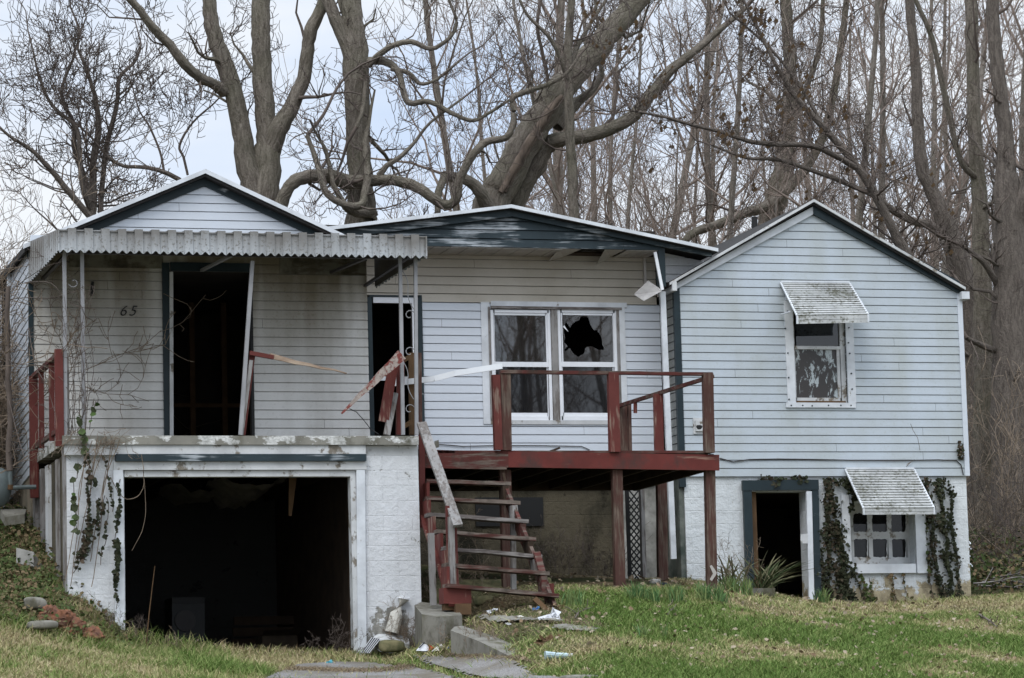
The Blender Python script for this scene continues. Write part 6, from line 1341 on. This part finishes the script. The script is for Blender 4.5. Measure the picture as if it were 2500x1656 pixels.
c = hit(100, 1530, -5, 1); rock(tuple(P(103, 1527, c.y-.5)), (.2, .1, .055), 44, M['concrete'], 'flat_stone', 'flat pale stone beside the rotten log', 'stone')
rock(tuple(P(85, 1475, c.y+.3)), (.14, .12, .08), 41, M['concrete'], 'pale_rock', 'rounded pale lichen covered rock behind the rotten log', 'rock')
c = hit(60, 1395, -3, 4); slabpoly([c+Vector((-.12, -.1, .3)), c+Vector((.1, -.15, .24)), c+Vector((.3, .1, .0)), c+Vector((.05, .2, .1))], .2, M['stone'], 'stone_slab', 'tilted grey stone slab half buried in the ivy bank', 'stone')
c = hit(20, 1265, 0, 7); slabpoly([P(0, 1243, 2.3), P(65, 1243, 2.3), P(60, 1256, 2.1), P(12, 1262, 2.1)], .12, M['concrete'], 'stone_slab', 'pale concrete slab under the gas tank at the left edge', 'stone')
# gas tank and pipe
GT = thing('gas_tank', 'rounded grey gas tank with a pipe at the left edge below the siding', 'tank', tuple(P(0, 1230, 2.2)))
bm_ = bmesh.new(); bmesh.ops.create_uvsphere(bm_, u_segments=24, v_segments=14, radius=1); c = P(-2, 1190, 2.3)
for v in bm_.verts: v.co = c+Vector((v.co.x*.17, v.co.y*.17, v.co.z*.27))
me = bpy.data.meshes.new('tank_body'); bm_.to_mesh(me); bm_.free(); me.materials.append(M['gas_grey']); me.polygons.foreach_set('use_smooth', [True]*len(me.polygons)); link(bpy.data.objects.new('tank_body', me), GT)
part(MB().tube([P(24, 1120, 2.2), P(25, 1186, 2.2)], .035, 8), 'pipe', M['gas_grey'], GT); part(MB().tube([P(24, 1191, 2.2), P(88, 1189, 2.2)], .03, 8), 'pipe', M['gas_grey'], GT)
part(MB().tube([P(24, 1184, 2.2), P(24, 1196, 2.2)], .05, 8), 'valve', M['stud'], GT)
# scar on the leaning trunk

# weeds and rubble along the wall under the deck
for i, (px, Y, n_w, lab) in enumerate(((1300, 4.6, 16, 'dark weeds against the stained wall under the left part of the deck'), (1400, 4.8, 18, 'dark weeds against the stained wall between the deck posts'), (1470, 4.4, 12, 'dark weeds beside the middle deck post'))):
    c = Vector((P(px, 1400, Y).x, Y, gz1(P(px, 1400, Y).x, Y))); Wd = Wood(300+i); T = thing('dry_weed', lab, 'weed', tuple(c))
    for k in range(n_w): branch(Wd, c+Vector((Wd.r.gauss(0, .25), Wd.r.gauss(0, .1), 0)), Vector((Wd.r.gauss(0, .3), Wd.r.gauss(0, .3), 1)), Wd.r.uniform(.25, .7), .004, 2, n=6, kink=.2, kids=(6, 4), ratio=.4, rmin=.002)
    Wd.mesh('stem', M['twig'], T)
rr_ = random.Random(8)
for i, (px, py, Y, s_, lab) in enumerate(((1075, 1455, 0, .12, 'dark rubble stone under the left end of the stairs'), (1180, 1462, -.4, .1, 'dark rubble stone under the middle of the stairs'), (1215, 1458, -.2, .08, 'small dark rubble stone under the stairs'), (1330, 1425, 1.2, .07, 'small stone in the soil under the deck'), (1600, 1432, 1.5, .06, 'small pale stone in front of the rear deck post'))):
    x = P(px, py, Y).x; rock((x, Y, gz1(x, Y)+s_*.3), (s_*1.3, s_, s_*.7), 400+i, M['moss_stone'] if i < 4 else M['stone'], 'rubble_stone', lab, 'stone')

r = np.random.RandomState(70); n = 1300; yy = -7+r.rand(n)*11; xx = P(1050, 1500, -1).x+r.rand(n)*9; ok = ~((yy > 4.4))
tag(leaves(np.stack([xx, yy, gz(xx, yy)+.02+.03*r.rand(n)], -1)[ok], .05, 'fallen_leaves', m_attr('dead_leaf', (.13, .085, .05), (.22, .16, .1), (.3, .25, .18), patch=3), seed=71, nrm=(0, -.3, 1)), 'brown dead leaves scattered over the lawn', 'leaves', kind='stuff')

tx, ty = [], []
r = np.random.RandomState(90)
for (px, py, nn_, sp) in ((1030,1590,90,.12),(1065,1597,120,.14),(1110,1592,110,.15),(1160,1592,120,.18),(1215,1602,130,.18),(1290,1606,110,.2),(1135,1530,90,.15),(1180,1545,90,.15),(905,1600,120,.15),(880,1606,130,.15),(960,1600,100,.12),(1010,1606,100,.15),(300,1585,160,.2),(350,1598,150,.2),(560,1604,120,.25),(640,1606,120,.25),(760,1608,150,.3),(830,1608,150,.2),(1340,1560,120,.25),(1385,1620,160,.2),(1350,1640,160,.25),(1430,1650,130,.2),(2100,1482,150,.5),(2300,1470,150,.5),(1830,1465,150,.35),(1950,1480,150,.3)):
    c = hit(px, py, -9, 4.5); tx += list(c.x+r.randn(nn_)*sp); ty += list(c.y+r.randn(nn_)*sp*.8)
tx, ty = np.array(tx), np.array(ty); k_ = ~((ty > .0) & (tx < hx0) & (tx > xle)) & (ty < 4.58); tx, ty = tx[k_], ty[k_]; n = len(tx)
tag(blades(tx, ty, gz(tx, ty)-.01, .06+.13*r.rand(n)**1.5, .007+.005*r.rand(n), .3+1.1*r.rand(n), 'grass_tufts', M['grass'], seed=91, seg=3, col=np.clip(.25+.5*r.rand(n), 0, 1)), 'longer grass tufts growing against masonry and slab edges', 'grass', kind='stuff')
